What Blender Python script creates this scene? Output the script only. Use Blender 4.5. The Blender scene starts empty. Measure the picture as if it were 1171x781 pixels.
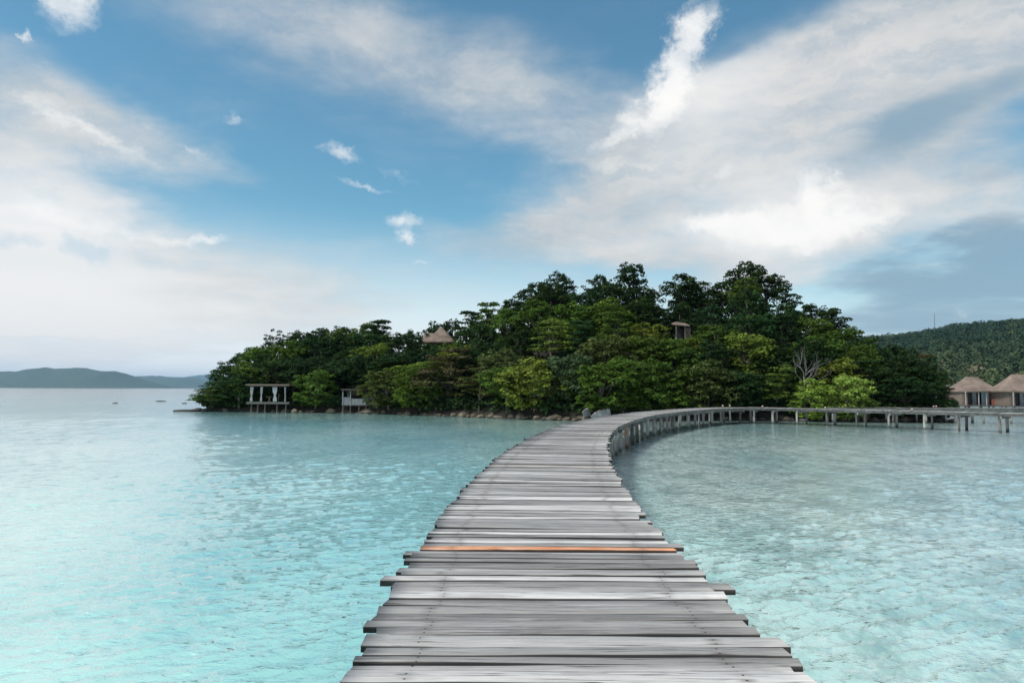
import bpy, math, random
import numpy as np
from mathutils import Vector, Matrix, Euler, noise as mnoise

S = bpy.context.scene
COL = S.collection
R = math.radians
random.seed(7)
rng = np.random.default_rng(7)

# ------------------------------------------------------------------ camera
F = 800.0                      # focal length in photo pixels (photo 1171 x 781)
CAMZ = 3.0
PITCH, ROLL = 3.9, -0.22
cam_d = bpy.data.cameras.new('camera')
cam = bpy.data.objects.new('camera', cam_d)
COL.objects.link(cam)
cam.location = (0, 0, CAMZ)
cam.rotation_euler = (R(90 + PITCH), R(ROLL), 0)
cam_d.sensor_fit = 'HORIZONTAL'
cam_d.sensor_width = 36
cam_d.lens = 36 * F / 1171
cam_d.clip_start = 0.1
cam_d.clip_end = 60000
S.camera = cam
ROT = Euler((R(90 + PITCH), R(ROLL), 0), 'XYZ').to_matrix()

def ray(px, py):
    return ROT @ Vector(((px - 585.5) / F, (390.5 - py) / F, -1.0))
def at(px, py, D):
    """The point on the line of sight of a photo pixel at distance D along +Y."""
    d = ray(px, py)
    return Vector((0, 0, CAMZ)) + d * (D / d.y)
def ground(px, py, z=0.0):
    d = ray(px, py)
    return Vector((0, 0, CAMZ)) + d * ((z - CAMZ) / d.z)

# ------------------------------------------------------------------ exposure, render
S.view_settings.view_transform = 'Standard'
S.view_settings.look = 'None'
S.view_settings.exposure = 0.5
S.view_settings.gamma = 1
S.view_settings.use_curve_mapping = False
S.render.engine = 'CYCLES'
S.cycles.use_denoising = True
S.cycles.max_bounces = 6
S.cycles.diffuse_bounces = 2
S.cycles.glossy_bounces = 3
S.cycles.transmission_bounces = 3
S.cycles.volume_bounces = 0
S.cycles.transparent_max_bounces = 4
S.cycles.sample_clamp_indirect = 6

SUN_AZ, SUN_EL = -116, 52          # azimuth from +Y, clockwise seen from above
SKY_STRENGTH = 0.080

# ------------------------------------------------------------------ node helpers
class NT:
    def __init__(s, tree):
        s.t = tree; s.n = tree.nodes; s.l = tree.links
    def node(s, typ, **kw):
        n = s.n.new(typ)
        for k, v in kw.items(): setattr(n, k, v)
        return n
    def put(s, sock, v):
        if v is None: return
        if isinstance(v, bpy.types.NodeSocket): s.l.new(v, sock)
        else: sock.default_value = v
    def math(s, op, a, b=None, c=None, clamp=False):
        n = s.node('ShaderNodeMath', operation=op, use_clamp=clamp)
        s.put(n.inputs[0], a); s.put(n.inputs[1], b)
        if c is not None: s.put(n.inputs[2], c)
        return n.outputs[0]
    def vec(s, op, a, b=None):
        n = s.node('ShaderNodeVectorMath', operation=op)
        s.put(n.inputs[0], a)
        if b is not None: s.put(n.inputs[1], b)
        return n.outputs['Value'] if op in ('LENGTH', 'DOT_PRODUCT', 'DISTANCE') else n.outputs[0]
    def xyz(s, x, y, z):
        n = s.node('ShaderNodeCombineXYZ')
        s.put(n.inputs[0], x); s.put(n.inputs[1], y); s.put(n.inputs[2], z)
        return n.outputs[0]
    def sep(s, v):
        n = s.node('ShaderNodeSeparateXYZ'); s.put(n.inputs[0], v); return n.outputs
    def noise(s, v, scale, detail=4, rough=0.55, dist=0.0, out=0):
        n = s.node('ShaderNodeTexNoise')
        s.put(n.inputs['Vector'], v); s.put(n.inputs['Scale'], scale); s.put(n.inputs['Detail'], detail)
        s.put(n.inputs['Roughness'], rough); s.put(n.inputs['Distortion'], dist)
        return n.outputs[out]
    def ramp(s, v, a, b, lo=0.0, hi=1.0, smooth=True):
        n = s.node('ShaderNodeMapRange', interpolation_type='SMOOTHSTEP' if smooth else 'LINEAR', clamp=True)
        s.put(n.inputs[0], v); s.put(n.inputs[1], a); s.put(n.inputs[2], b); s.put(n.inputs[3], lo); s.put(n.inputs[4], hi)
        return n.outputs[0]
    def mix(s, f, a, b, mode='MIX'):
        n = s.node('ShaderNodeMix', data_type='RGBA', blend_type=mode)
        n.clamp_factor = True
        c = [i for i in n.inputs if i.enabled]
        s.put(c[0], f)
        for q, v in ((c[1], a), (c[2], b)):
            if isinstance(v, (tuple, list)): v = tuple(v) + ((1,) if len(v) == 3 else ())
            s.put(q, v)
        return [o for o in n.outputs if o.enabled][0]
    def mapping(s, v, loc=(0,0,0), rot=(0,0,0), scale=(1,1,1)):
        n = s.node('ShaderNodeMapping')
        s.put(n.inputs[0], v); n.inputs[1].default_value = loc; n.inputs[2].default_value = rot; n.inputs[3].default_value = scale
        return n.outputs[0]

# ------------------------------------------------------------------ world: sky and clouds
W = bpy.data.worlds.new('World')
S.world = W
W.use_nodes = True
W.node_tree.nodes.clear()
k = NT(W.node_tree)
sky = k.node('ShaderNodeTexSky', sky_type='NISHITA')
sky.sun_disc = False
sky.sun_elevation = R(SUN_EL)
sky.sun_rotation = R(SUN_AZ)
sky.altitude = 0
sky.air_density = 1.0
sky.dust_density = 0.6
sky.ozone_density = 1.5
tc = k.node('ShaderNodeTexCoord')
dirv = tc.outputs['Generated']
dx, dy, dz = k.sep(dirv)
az = k.math('ARCTAN2', dx, dy)
el = k.math('ARCSINE', dz)
# cloud-plane coordinates, so that streaks flatten towards the horizon
h = k.math('ADD', k.math('MAXIMUM', dz, 0.0), 0.16)
plane = k.xyz(k.math('DIVIDE', dx, h), k.math('DIVIDE', dy, h), 0.0)
ang = k.xyz(az, el, 0.0)
warpn = k.noise(plane, 1.3, 5, 0.6, out=1)
warp2 = k.noise(ang, 11.0, 8, 0.68, out=1)
w1 = k.vec('MULTIPLY', k.vec('SUBTRACT', warpn, (0.5, 0.5, 0.5)), (0.24, 0.11, 0))
w2 = k.vec('MULTIPLY', k.vec('SUBTRACT', warp2, (0.5, 0.5, 0.5)), (0.15, 0.075, 0))
soft = k.vec('ADD', ang, w1)
crisp = k.vec('ADD', ang, w2)

def sky_uv(px, py):
    d = ray(px, py).normalized()
    return math.atan2(d.x, d.y), math.asin(d.z)
def blob(vec, px, py, rx, ry, rot, inner=0.2, w=1.0):
    """A soft elliptical cloud seat in azimuth/elevation; rot in degrees, counter-clockwise."""
    u, v = sky_uv(px, py)
    du = (sky_uv(px + 4, py)[0] - u) / 4
    dv = (sky_uv(px, py - 4)[1] - v) / 4
    c, s_ = math.cos(R(rot)), math.sin(R(rot))
    p = k.vec('SUBTRACT', vec, (u, v, 0))
    X, Y, _ = k.sep(p)
    a = k.math('ADD', k.math('MULTIPLY', X, c / (rx * du)), k.math('MULTIPLY', Y, s_ / (rx * dv)))
    b = k.math('ADD', k.math('MULTIPLY', X, -s_ / (ry * du)), k.math('MULTIPLY', Y, c / (ry * dv)))
    r = k.vec('LENGTH', k.xyz(a, b, 0))
    return k.ramp(r, 1.0, inner, 0.0, w)
def total(vals):
    o = vals[0]
    for v in vals[1:]: o = k.math('ADD', o, v)
    return o

fb = k.noise(plane, 2.1, 9, 0.62, 0.25)                     # streaky cloud structure
fb2 = k.noise(k.mapping(plane, rot=(0, 0, 0.7), scale=(0.6, 2.2, 1)), 1.4, 8, 0.6, 0.4)
fine = k.noise(k.mapping(ang, scale=(1, 1.6, 1)), 16.0, 8, 0.62)

veil = total([
    blob(soft, -40, 260, 380, 230, 0, 0.1, 1.15),           # broad bright veil on the left
    blob(soft, 120, 135, 290, 62, -14, 0.05, 0.75),
    blob(soft, 200, 330, 420, 120, 0, 0.0, 0.85),
    blob(soft, 400, 50, 480, 140, -18, 0.0, 0.47),           # thin sheet across the top
    blob(soft, 600, 110, 300, 110, -20, 0.0, 0.30),
    blob(soft, 900, 190, 360, 200, 4, 0.2, 1.2),           # broad veil on the right
    blob(soft, 1060, 50, 380, 120, 10, 0.2, 1.0),
    blob(soft, 660, 270, 260, 80, 0, 0.0, 0.8),
    blob(soft, 1150, 240, 140, 60, 0, 0.0, 0.4),
])
dark = total([
    blob(soft, 1075, 115, 110, 45, 8, 0.1, 0.85),
    blob(soft, 1160, 80, 60, 50, 0, 0.1, 0.5),
    blob(soft, 1090, 305, 210, 40, 4, 0.25, 1.0),
    blob(soft, 1130, 265, 90, 30, 8, 0.2, 0.7),
    blob(soft, 1110, 360, 320, 55, 0, 0.2, 0.85),
    blob(soft, 1000, 165, 170, 46, 14, 0.0, 0.5),
    blob(soft, 860, 60, 150, 50, 20, 0.0, 0.35),
    blob(soft, 1130, 190, 130, 36, 8, 0.0, 0.45),
    blob(soft, 720, 235, 130, 30, 0, 0.0, 0.3),
    blob(soft, 820, 135, 130, 45, 10, 0.1, 0.3),
])
veil_d = k.math('ADD', k.math('ADD', k.math('MULTIPLY', veil, 1.2), k.math('MULTIPLY', k.math('SUBTRACT', fb, 0.5), 0.9)),
                k.math('MULTIPLY', k.math('SUBTRACT', fb2, 0.5), 0.6))
veil_d = k.ramp(veil_d, 0.0, 1.0)
# the same weather over the part of the sky behind the camera and overhead
behind = k.ramp(dy, 0.25, -0.2)
high = k.ramp(el, R(38), R(60))
other = k.math('MAXIMUM', behind, high)
gen = k.math('MULTIPLY', k.ramp(k.math('ADD', k.math('MULTIPLY', fb, 0.6), k.math('MULTIPLY', fb2, 0.4)), 0.36, 0.62), 0.9)
veil_d = k.math('MAXIMUM', veil_d, k.math('MULTIPLY', other, gen))

bright = total([
    blob(crisp, 905, 258, 190, 52, 3, 0.0, 1.15),           # bright bank over the island
    blob(crisp, 800, 258, 80, 24, 0, 0.0, 0.6),
    blob(crisp, 935, 212, 40, 48, 0, 0.0, 0.95),
    blob(crisp, 985, 250, 95, 20, 6, 0.0, 0.5),
    blob(crisp, 782, 76, 50, 84, -20, 0.0, 0.95),           # lit streak
    blob(crisp, 748, 122, 80, 36, 36, 0.0, 0.95),
    blob(crisp, 792, 20, 34, 66, -8, 0.0, 0.55),
    blob(crisp, 700, 160, 60, 15, 10, 0.0, 0.5),
    blob(crisp, 690, 188, 110, 15, -2, 0.0, 0.45),
    blob(crisp, 830, 195, 36, 16, 10, 0.0, 0.5),
    blob(crisp, 462, 251, 42, 17, 4, 0.0, 0.8),            # small puffs
    blob(crisp, 464, 271, 32, 13, 4, 0.0, 0.85),
    blob(crisp, 388, 175, 44, 14, -14, 0.0, 0.7),
    blob(crisp, 415, 208, 80, 7, -3, 0.0, 0.55),
    blob(crisp, 470, 200, 60, 12, -20, 0.0, 0.4),
    blob(crisp, 485, 299, 30, 6, -4, 0.0, 0.55),
    blob(crisp, 278, 129, 28, 9, 6, 0.0, 0.7),
    blob(crisp, 80, 8, 74, 46, -8, 0.0, 0.85),
    blob(crisp, 32, 46, 20, 16, 0, 0.0, 0.8),
    blob(crisp, 120, 160, 150, 18, -14, 0.0, 0.6),
    blob(crisp, 60, 120, 130, 26, -10, 0.0, 0.45),
    blob(crisp, 225, 168, 60, 11, -8, 0.0, 0.5),
    blob(crisp, 30, 240, 80, 34, 0, 0.0, 0.8),
    blob(crisp, 120, 262, 110, 18, -4, 0.0, 0.6),
    blob(crisp, 230, 270, 110, 11, 4, 0.0, 0.75),
    blob(crisp, 1105, 352, 34, 12, 0, 0.0, 0.5),
])
wisp = k.noise(k.mapping(crisp, rot=(0, 0, 0.12), scale=(1, 3.2, 1)), 9.0, 9, 0.66)
bright_d = k.ramp(k.math('ADD', bright, k.math('ADD', k.math('MULTIPLY', k.math('SUBTRACT', fine, 0.5), 1.0), k.math('MULTIPLY', k.math('SUBTRACT', wisp, 0.5), 0.9))), 0.16, 1.25)
glow = total([blob(soft, 890, 245, 260, 95, 3, 0.0, 0.65), blob(soft, 800, 100, 130, 140, -20, 0.0, 0.65), blob(soft, 40, 370, 520, 150, 0, 0.1, 0.9), blob(soft, 30, 235, 260, 60, 0, 0.0, 0.6)])
patch = total([blob(crisp, 95, 285, 60, 26, -25, 0.0, 0.9), blob(crisp, 20, 280, 80, 20, -6, 0.0, 0.8), blob(crisp, 195, 297, 80, 18, -10, 0.0, 0.6)])
patch_d = k.ramp(k.math('ADD', patch, k.math('MULTIPLY', k.math('SUBTRACT', fine, 0.5), 0.8)), 0.2, 0.9)

base = k.mix(1.0, sky.outputs[0], (0.77, 1.22, 1.17), 'MULTIPLY')
VEIL = (4.7, 5.1, 5.35)
BRIGHT = (9.3, 9.15, 8.9)
DARK = (2.3, 3.5, 4.5)
HORIZ = (9.0, 9.1, 9.2)
hz = k.ramp(k.math('ADD', el, k.math('MULTIPLY', k.math('ADD', az, 0.2), 0.06)), R(15), R(0.5), 0.0, 0.96)
c = k.mix(hz, base, HORIZ)
veilc = k.mix(k.ramp(fb, 0.3, 0.7), VEIL, (6.9, 6.75, 6.55))
leftw = blob(soft, 40, 260, 330, 170, 0, 0.0, 0.8)
veilc = k.mix(leftw, veilc, (8.1, 8.1, 8.1))
wv = k.math('MULTIPLY', veil_d, k.ramp(wisp, 0.3, 0.62, 0.62, 0.95))
c = k.mix(wv, c, veilc)
c = k.mix(k.math('MULTIPLY', glow, k.ramp(veil_d, 0.2, 0.8)), c, (8.6, 8.45, 8.25))
dk = k.ramp(k.math('ADD', dark, k.math('MULTIPLY', k.math('SUBTRACT', fb2, 0.5), 0.8)), 0.1, 1.0, 0, 0.85)
c = k.mix(dk, c, DARK)
c = k.mix(k.math('MULTIPLY', patch_d, 0.38), c, (3.2, 5.2, 6.6))
c = k.mix(k.math('MULTIPLY', bright_d, 0.88), c, BRIGHT)
bg = k.node('ShaderNodeBackground')
k.put(bg.inputs[0], c); bg.inputs[1].default_value = SKY_STRENGTH
wo = k.node('ShaderNodeOutputWorld')
k.l.new(bg.outputs[0], wo.inputs[0])
W.cycles.sampling_method = 'MANUAL'
W.cycles.sample_map_resolution = 1024

sd = bpy.data.lights.new('sun', 'SUN')
sd.energy = 3.3
sd.angle = R(14)
sd.color = (1.0, 0.95, 0.87)
sun = bpy.data.objects.new('sun', sd)
COL.objects.link(sun)
sv = Vector((math.sin(R(SUN_AZ)) * math.cos(R(SUN_EL)), math.cos(R(SUN_AZ)) * math.cos(R(SUN_EL)), math.sin(R(SUN_EL))))
sun.rotation_euler = sv.to_track_quat('Z', 'Y').to_euler()
sun.location = (0, 0, 60)

# ------------------------------------------------------------------ object helpers
def link(o, parent=None):
    COL.objects.link(o)
    if parent is not None: o.parent = parent
    return o
def tag(o, label=None, cat=None, group=None, kind=None):
    if label: o['label'] = label
    if cat: o['category'] = cat
    if group: o['group'] = group
    if kind: o['kind'] = kind
    return o
def thing(name, label, cat, loc=(0, 0, 0), rz=0.0, group=None):
    o = bpy.data.objects.new(name, None)
    o.empty_display_size = 0.2
    o.location = loc; o.rotation_euler = (0, 0, rz)
    return tag(link(o), label, cat, group)
def np_mesh(name, V, Fq, mat=None, smooth=False, attrs=None, uv=None):
    """V: n x 3, Fq: m x k faces of one size."""
    V = np.asarray(V, np.float32); Fq = np.asarray(Fq, np.int32)
    me = bpy.data.meshes.new(name)
    m, kk = Fq.shape
    me.vertices.add(len(V)); me.vertices.foreach_set('co', V.ravel())
    me.loops.add(m * kk); me.loops.foreach_set('vertex_index', Fq.ravel())
    me.polygons.add(m)
    me.polygons.foreach_set('loop_start', np.arange(0, m * kk, kk, dtype=np.int32))
    me.polygons.foreach_set('loop_total', np.full(m, kk, np.int32))
    if smooth: me.polygons.foreach_set('use_smooth', np.ones(m, bool))
    for nme, (dom, arr) in (attrs or {}).items():
        a = me.attributes.new(nme, 'FLOAT', dom); a.data.foreach_set('value', np.asarray(arr, np.float32).ravel())
    if uv is not None:
        l = me.uv_layers.new(name='UVMap'); l.data.foreach_set('uv', np.asarray(uv, np.float32).ravel())
    me.update(calc_edges=True)
    me.validate()
    if mat: me.materials.append(mat)
    return me
class MB:
    """Collects boxes, tubes and faces into one mesh."""
    def __init__(s): s.v = []; s.f = []
    def add(s, vs, fs):
        o = len(s.v); s.v += [tuple(v) for v in vs]; s.f += [tuple(i + o for i in f) for f in fs]
    def box(s, c, d, rz=0.0, rx=0.0, ry=0.0, bev=0.0):
        M = Euler((rx, ry, rz)).to_matrix()
        hx, hy, hz_ = d[0] / 2, d[1] / 2, d[2] / 2
        if bev <= 0:
            P = [(x, y, z) for z in (-hz_, hz_) for x, y in ((-hx, -hy), (hx, -hy), (hx, hy), (-hx, hy))]
            fs = [(3, 2, 1, 0), (4, 5, 6, 7), (0, 1, 5, 4), (1, 2, 6, 5), (2, 3, 7, 6), (3, 0, 4, 7)]
        else:
            b = min(bev, hx * .9, hy * .9, hz_ * .9)
            P = []; fs = []
            def ringpts(x, y, z): return [(-x, -y, z), (x, -y, z), (x, y, z), (-x, y, z)]
            rings = [ringpts(hx - b, hy - b, -hz_), ringpts(hx, hy, -hz_ + b), ringpts(hx, hy, hz_ - b), ringpts(hx - b, hy - b, hz_)]
            for r in rings: P += r
            fs.append((3, 2, 1, 0)); fs.append((12, 13, 14, 15))
            for q in range(3):
                for i in range(4):
                    j = (i + 1) % 4
                    fs.append((q * 4 + i, q * 4 + j, q * 4 + 4 + j, q * 4 + 4 + i))
        s.add([Vector(c) + M @ Vector(p) for p in P], fs)
    def tube(s, pts, rad, n=8, caps=True):
        pts = [Vector(p) for p in pts]
        if not isinstance(rad, (list, tuple)): rad = [rad] * len(pts)
        vs = []; fs = []
        up = None
        for i, p in enumerate(pts):
            t = (pts[min(i + 1, len(pts) - 1)] - pts[max(i - 1, 0)]).normalized()
            if up is None: up = t.orthogonal().normalized()
            up = (up - t * up.dot(t)).normalized()
            b = t.cross(up)
            for j in range(n):
                a = 2 * math.pi * j / n
                vs.append(p + (up * math.cos(a) + b * math.sin(a)) * rad[i])
        for i in range(len(pts) - 1):
            for j in range(n):
                q = (j + 1) % n
                fs.append((i * n + j, i * n + q, (i + 1) * n + q, (i + 1) * n + j))
        if caps:
            fs.append(tuple(reversed(range(n)))); fs.append(tuple((len(pts) - 1) * n + j for j in range(n)))
        s.add(vs, fs)
    def mesh(s, name, mat, smooth=False):
        me = bpy.data.meshes.new(name)
        me.from_pydata([tuple(v) for v in s.v], [], s.f)
        me.update()
        if smooth: me.polygons.foreach_set('use_smooth', [True] * len(me.polygons))
        if mat: me.materials.append(mat)
        return me
    def build(s, name, mat, parent=None, smooth=False):
        return link(bpy.data.objects.new(name, s.mesh(name, mat, smooth)), parent)

# ------------------------------------------------------------------ materials
def new_mat(name):
    m = bpy.data.materials.new(name); m.use_nodes = True
    m.node_tree.nodes.clear()
    t = NT(m.node_tree)
    out = t.node('ShaderNodeOutputMaterial')
    p = t.node('ShaderNodeBsdfPrincipled')
    t.l.new(p.outputs[0], out.inputs[0])
    return m, t, p, out
def bump(t, p, height, strength=0.5, dist=0.02):
    b = t.node('ShaderNodeBump'); b.inputs['Strength'].default_value = strength; b.inputs['Distance'].default_value = dist
    t.put(b.inputs['Height'], height); t.l.new(b.outputs[0], p.inputs['Normal'])
def attr(t, name):
    return t.node('ShaderNodeAttribute', attribute_name=name).outputs['Fac']

def mat_wood():
    m, t, p, _ = new_mat('weathered_wood')
    uv = t.node('ShaderNodeUVMap').outputs[0]
    u, v, _z = t.sep(uv)
    seed = attr(t, 'seed'); tint = attr(t, 'tint'); warm = attr(t, 'warm')
    g = t.xyz(t.math('ADD', u, t.math('MULTIPLY', seed, 37.0)), t.math('ADD', v, t.math('MULTIPLY', seed, 11.0)), seed)
    wob = t.noise(t.mapping(g, scale=(1.6, 3, 1)), 1.0, 3)
    gv = t.vec('ADD', g, t.xyz(0, t.math('MULTIPLY', wob, 0.03), 0))
    broad = t.noise(t.mapping(gv, scale=(1.0, 22, 1)), 1.0, 4, 0.6)
    fineg = t.noise(t.mapping(gv, scale=(3.0, 150, 1)), 1.0, 4, 0.65)
    blot = t.noise(t.mapping(g, scale=(2.4, 9, 1)), 1.0, 6, 0.68)
    midg = t.noise(t.mapping(gv, loc=(3, 1, 4), scale=(1.3, 85, 1)), 1.0, 3, 0.7)
    val = t.math('ADD', t.math('MULTIPLY', broad, 0.10), t.math('ADD', t.math('MULTIPLY', fineg, 0.40), t.math('ADD', t.math('MULTIPLY', midg, 0.42), t.math('MULTIPLY', blot, 0.27))))
    val = t.ramp(val, 0.43, 0.81, 0.58, 1.38, False)
    grey = t.mix(tint, (0.185, 0.180, 0.178), (0.60, 0.585, 0.575))
    orange = t.mix(t.ramp(blot, 0.35, 0.65), (0.60, 0.23, 0.095), (0.70, 0.40, 0.27))
    c = t.mix(warm, grey, orange)
    c = t.mix(1.0, c, t.xyz(val, val, val), 'MULTIPLY')
    # bleached and tannin-brown areas
    c = t.mix(t.math('MULTIPLY', t.ramp(t.noise(t.mapping(g, loc=(6, 2, 9), scale=(0.8, 7, 1)), 1.0, 5, 0.65), 0.52, 0.72), 0.4), c, (0.17, 0.145, 0.125))
    c = t.mix(t.math('MULTIPLY', t.ramp(t.noise(t.mapping(gv, loc=(1, 5, 7), scale=(1.0, 26, 1)), 1.0, 5, 0.7), 0.54, 0.70), 0.45), c, (0.62, 0.61, 0.60))
    # checks and long dark cracks
    crack = t.noise(t.mapping(gv, loc=(9, 3, 0), scale=(0.7, 42, 1)), 1.0, 2, 0.5)
    cr = t.ramp(t.math('ABSOLUTE', t.math('SUBTRACT', crack, 0.5)), 0.022, 0.004)
    gate = t.ramp(t.noise(t.mapping(g, loc=(4, 4, 2), scale=(1.1, 6, 1)), 1.0, 2), 0.45, 0.55)
    cr = t.math('MULTIPLY', cr, gate)
    # dark weather streaks
    st = t.math('MULTIPLY', t.ramp(t.noise(t.mapping(gv, loc=(2, 8, 5), scale=(1.3, 30, 1)), 1.0, 4, 0.65), 0.62, 0.74), 0.45)
    c = t.mix(st, c, (0.09, 0.088, 0.092))
    c = t.mix(t.math('MULTIPLY', cr, 0.85), c, (0.03, 0.028, 0.027))
    # painted shade: near-black sawn edges, ends and undersides so board gaps read black
    c = t.mix(attr(t, 'edge_shade'), c, (0.022, 0.020, 0.018))
    # nails over the two outer joists, with a small rust run
    au = t.math('SUBTRACT', t.math('ABSOLUTE', u), 0.93)
    au = t.math('ADD', au, t.math('MULTIPLY', t.math('SUBTRACT', t.math('FRACT', t.math('MULTIPLY', seed, 17.3)), 0.5), 0.11))
    av = t.math('SUBTRACT', t.math('ABSOLUTE', v), 0.036)
    nd = t.vec('LENGTH', t.xyz(au, av, 0))
    stain = t.math('MULTIPLY', t.ramp(t.vec('LENGTH', t.xyz(t.math('MULTIPLY', au, 0.55), av, 0)), 0.05, 0.0), t.ramp(blot, 0.35, 0.7))
    c = t.mix(t.math('MULTIPLY', stain, 0.8), c, (0.085, 0.07, 0.062))
    c = t.mix(t.ramp(nd, 0.010, 0.0055), c, (0.025, 0.02, 0.018))
    # knots
    kn = t.node('ShaderNodeTexVoronoi'); t.put(kn.inputs['Vector'], t.mapping(g, scale=(1.1, 5.0, 1))); kn.inputs['Scale'].default_value = 1.0
    kd = t.math('MULTIPLY', t.ramp(kn.outputs['Distance'], 0.10, 0.03), t.ramp(t.sep(kn.outputs['Color'])[0], 0.45, 0.6))
    c = t.mix(t.math('MULTIPLY', kd, 0.7), c, (0.06, 0.05, 0.045))
    t.put(p.inputs['Base Color'], c)
    p.inputs['Roughness'].default_value = 0.72
    p.inputs['Specular IOR Level'].default_value = 0.35
    hgt = t.math('SUBTRACT', t.math('ADD', t.math('MULTIPLY', fineg, 0.5), t.math('MULTIPLY', broad, 0.6)), t.math('MULTIPLY', cr, 1.2))
    bump(t, p, hgt, 0.55, 0.006)
    return m
def mat_timber(name, dark, light, scale=6.0, wet=True, rust=False):
    m, t, p, _ = new_mat(name)
    geo = t.node('ShaderNodeNewGeometry').outputs['Position']
    n = t.noise(t.mapping(geo, scale=(1, 1, 0.22)), scale, 6, 0.62)
    n2 = t.noise(geo, 1.1, 4)
    c = t.mix(t.ramp(t.math('ADD', t.math('MULTIPLY', n, 0.7), t.math('MULTIPLY', n2, 0.5)), 0.35, 0.85), dark, light)
    ov = t.ramp(t.node('ShaderNodeObjectInfo').outputs['Random'], 0, 1, 0.22, 1.25, False)
    c = t.mix(1.0, c, t.xyz(ov, ov, ov), 'MULTIPLY')
    if rust:
        c = t.mix(t.ramp(n2, 0.35, 0.55), c, (0.36, 0.12, 0.045))
    if wet:
        z = t.sep(geo)[2]
        w = t.ramp(t.math('ADD', z, t.math('MULTIPLY', n, 0.18)), 0.42, 0.16)
        c = t.mix(t.math('MULTIPLY', w, 0.85), c, (0.022, 0.026, 0.02))
    t.put(p.inputs['Base Color'], c)
    p.inputs['Roughness'].default_value = 0.75
    bump(t, p, n, 0.6, 0.02)
    return m
def mat_leaf():
    m, t, p, out = new_mat('leaf')
    oi = t.node('ShaderNodeObjectInfo')
    v = attr(t, 'v')
    val = t.ramp(v, 0, 1, 0.55, 1.5, False)
    c = t.mix(1.0, oi.outputs['Color'], t.xyz(val, val, val), 'MULTIPLY')
    c = t.mix(t.ramp(v, 0.86, 1.0, 0, 0.35), c, (0.10, 0.12, 0.03))
    t.put(p.inputs['Base Color'], c)
    p.inputs['Roughness'].default_value = 0.6
    p.inputs['Specular IOR Level'].default_value = 0.04
    tr = t.node('ShaderNodeBsdfTranslucent')
    t.put(tr.inputs[0], t.mix(1.0, c, (1.25, 1.3, 0.6), 'MULTIPLY'))
    mx = t.node('ShaderNodeMixShader'); mx.inputs[0].default_value = 0.22
    t.l.new(p.outputs[0], mx.inputs[1]); t.l.new(tr.outputs[0], mx.inputs[2]); t.l.new(mx.outputs[0], out.inputs[0])
    return m
def mat_far_leaf():
    m, t, p, out = new_mat('far_leaf')
    v = attr(t, 'v'); g = attr(t, 'tone')
    c = t.mix(g, (0.020, 0.042, 0.031), (0.085, 0.11, 0.045))
    c = t.mix(t.ramp(g, 0.8, 1.0), c, (0.14, 0.13, 0.085))
    val = t.ramp(v, 0, 1, 0.78, 1.22, False)
    t.put(p.inputs['Base Color'], t.mix(1.0, c, t.xyz(val, val, val), 'MULTIPLY'))
    p.inputs['Roughness'].default_value = 0.6
    p.inputs['Specular IOR Level'].default_value = 0.0
    return m
def mat_simple(name, a, b, scale=4.0, rough=0.8, bumpd=0.03, stretch=(1, 1, 1), detail=6):
    m, t, p, _ = new_mat(name)
    geo = t.node('ShaderNodeNewGeometry').outputs['Position']
    n = t.noise(t.mapping(geo, scale=stretch), scale, detail, 0.6)
    t.put(p.inputs['Base Color'], t.mix(t.ramp(n, 0.32, 0.7), a, b))
    p.inputs['Roughness'].default_value = rough
    if bumpd: bump(t, p, n, 0.7, bumpd)
    return m
def mat_rock():
    m, t, p, _ = new_mat('rock')
    oi = t.node('ShaderNodeObjectInfo')
    geo = t.node('ShaderNodeNewGeometry').outputs['Position']
    n = t.noise(geo, 3.0, 7, 0.65)
    n2 = t.noise(geo, 0.9, 3)
    val = t.ramp(n, 0.3, 0.72, 0.45, 1.35)
    c = t.mix(1.0, oi.outputs['Color'], t.xyz(val, val, val), 'MULTIPLY')
    c = t.mix(t.math('MULTIPLY', t.ramp(n2, 0.55, 0.75), 0.5), c, (0.20, 0.13, 0.05))
    z = t.sep(geo)[2]
    w = t.ramp(t.math('ADD', z, t.math('MULTIPLY', n, 0.2)), 0.28, 0.12)
    c = t.mix(t.math('MULTIPLY', w, 0.9), c, (0.014, 0.015, 0.013))
    t.put(p.inputs['Base Color'], c)
    p.inputs['Roughness'].default_value = 0.8
    bump(t, p, n, 0.8, 0.06)
    return m
def mat_thatch():
    m, t, p, _ = new_mat('thatch')
    geo = t.node('ShaderNodeNewGeometry').outputs['Position']
    n = t.noise(t.mapping(geo, scale=(7, 7, 1.2)), 1.5, 6, 0.7)
    n2 = t.noise(geo, 0.8, 4)
    x = t.ramp(t.math('ADD', t.math('MULTIPLY', n, 0.6), t.math('MULTIPLY', n2, 0.5)), 0.3, 0.8)
    t.put(p.inputs['Base Color'], t.mix(x, (0.075, 0.056, 0.046), (0.27, 0.205, 0.17)))
    p.inputs['Roughness'].default_value = 0.95
    bump(t, p, n, 1.0, 0.08)
    return m
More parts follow.
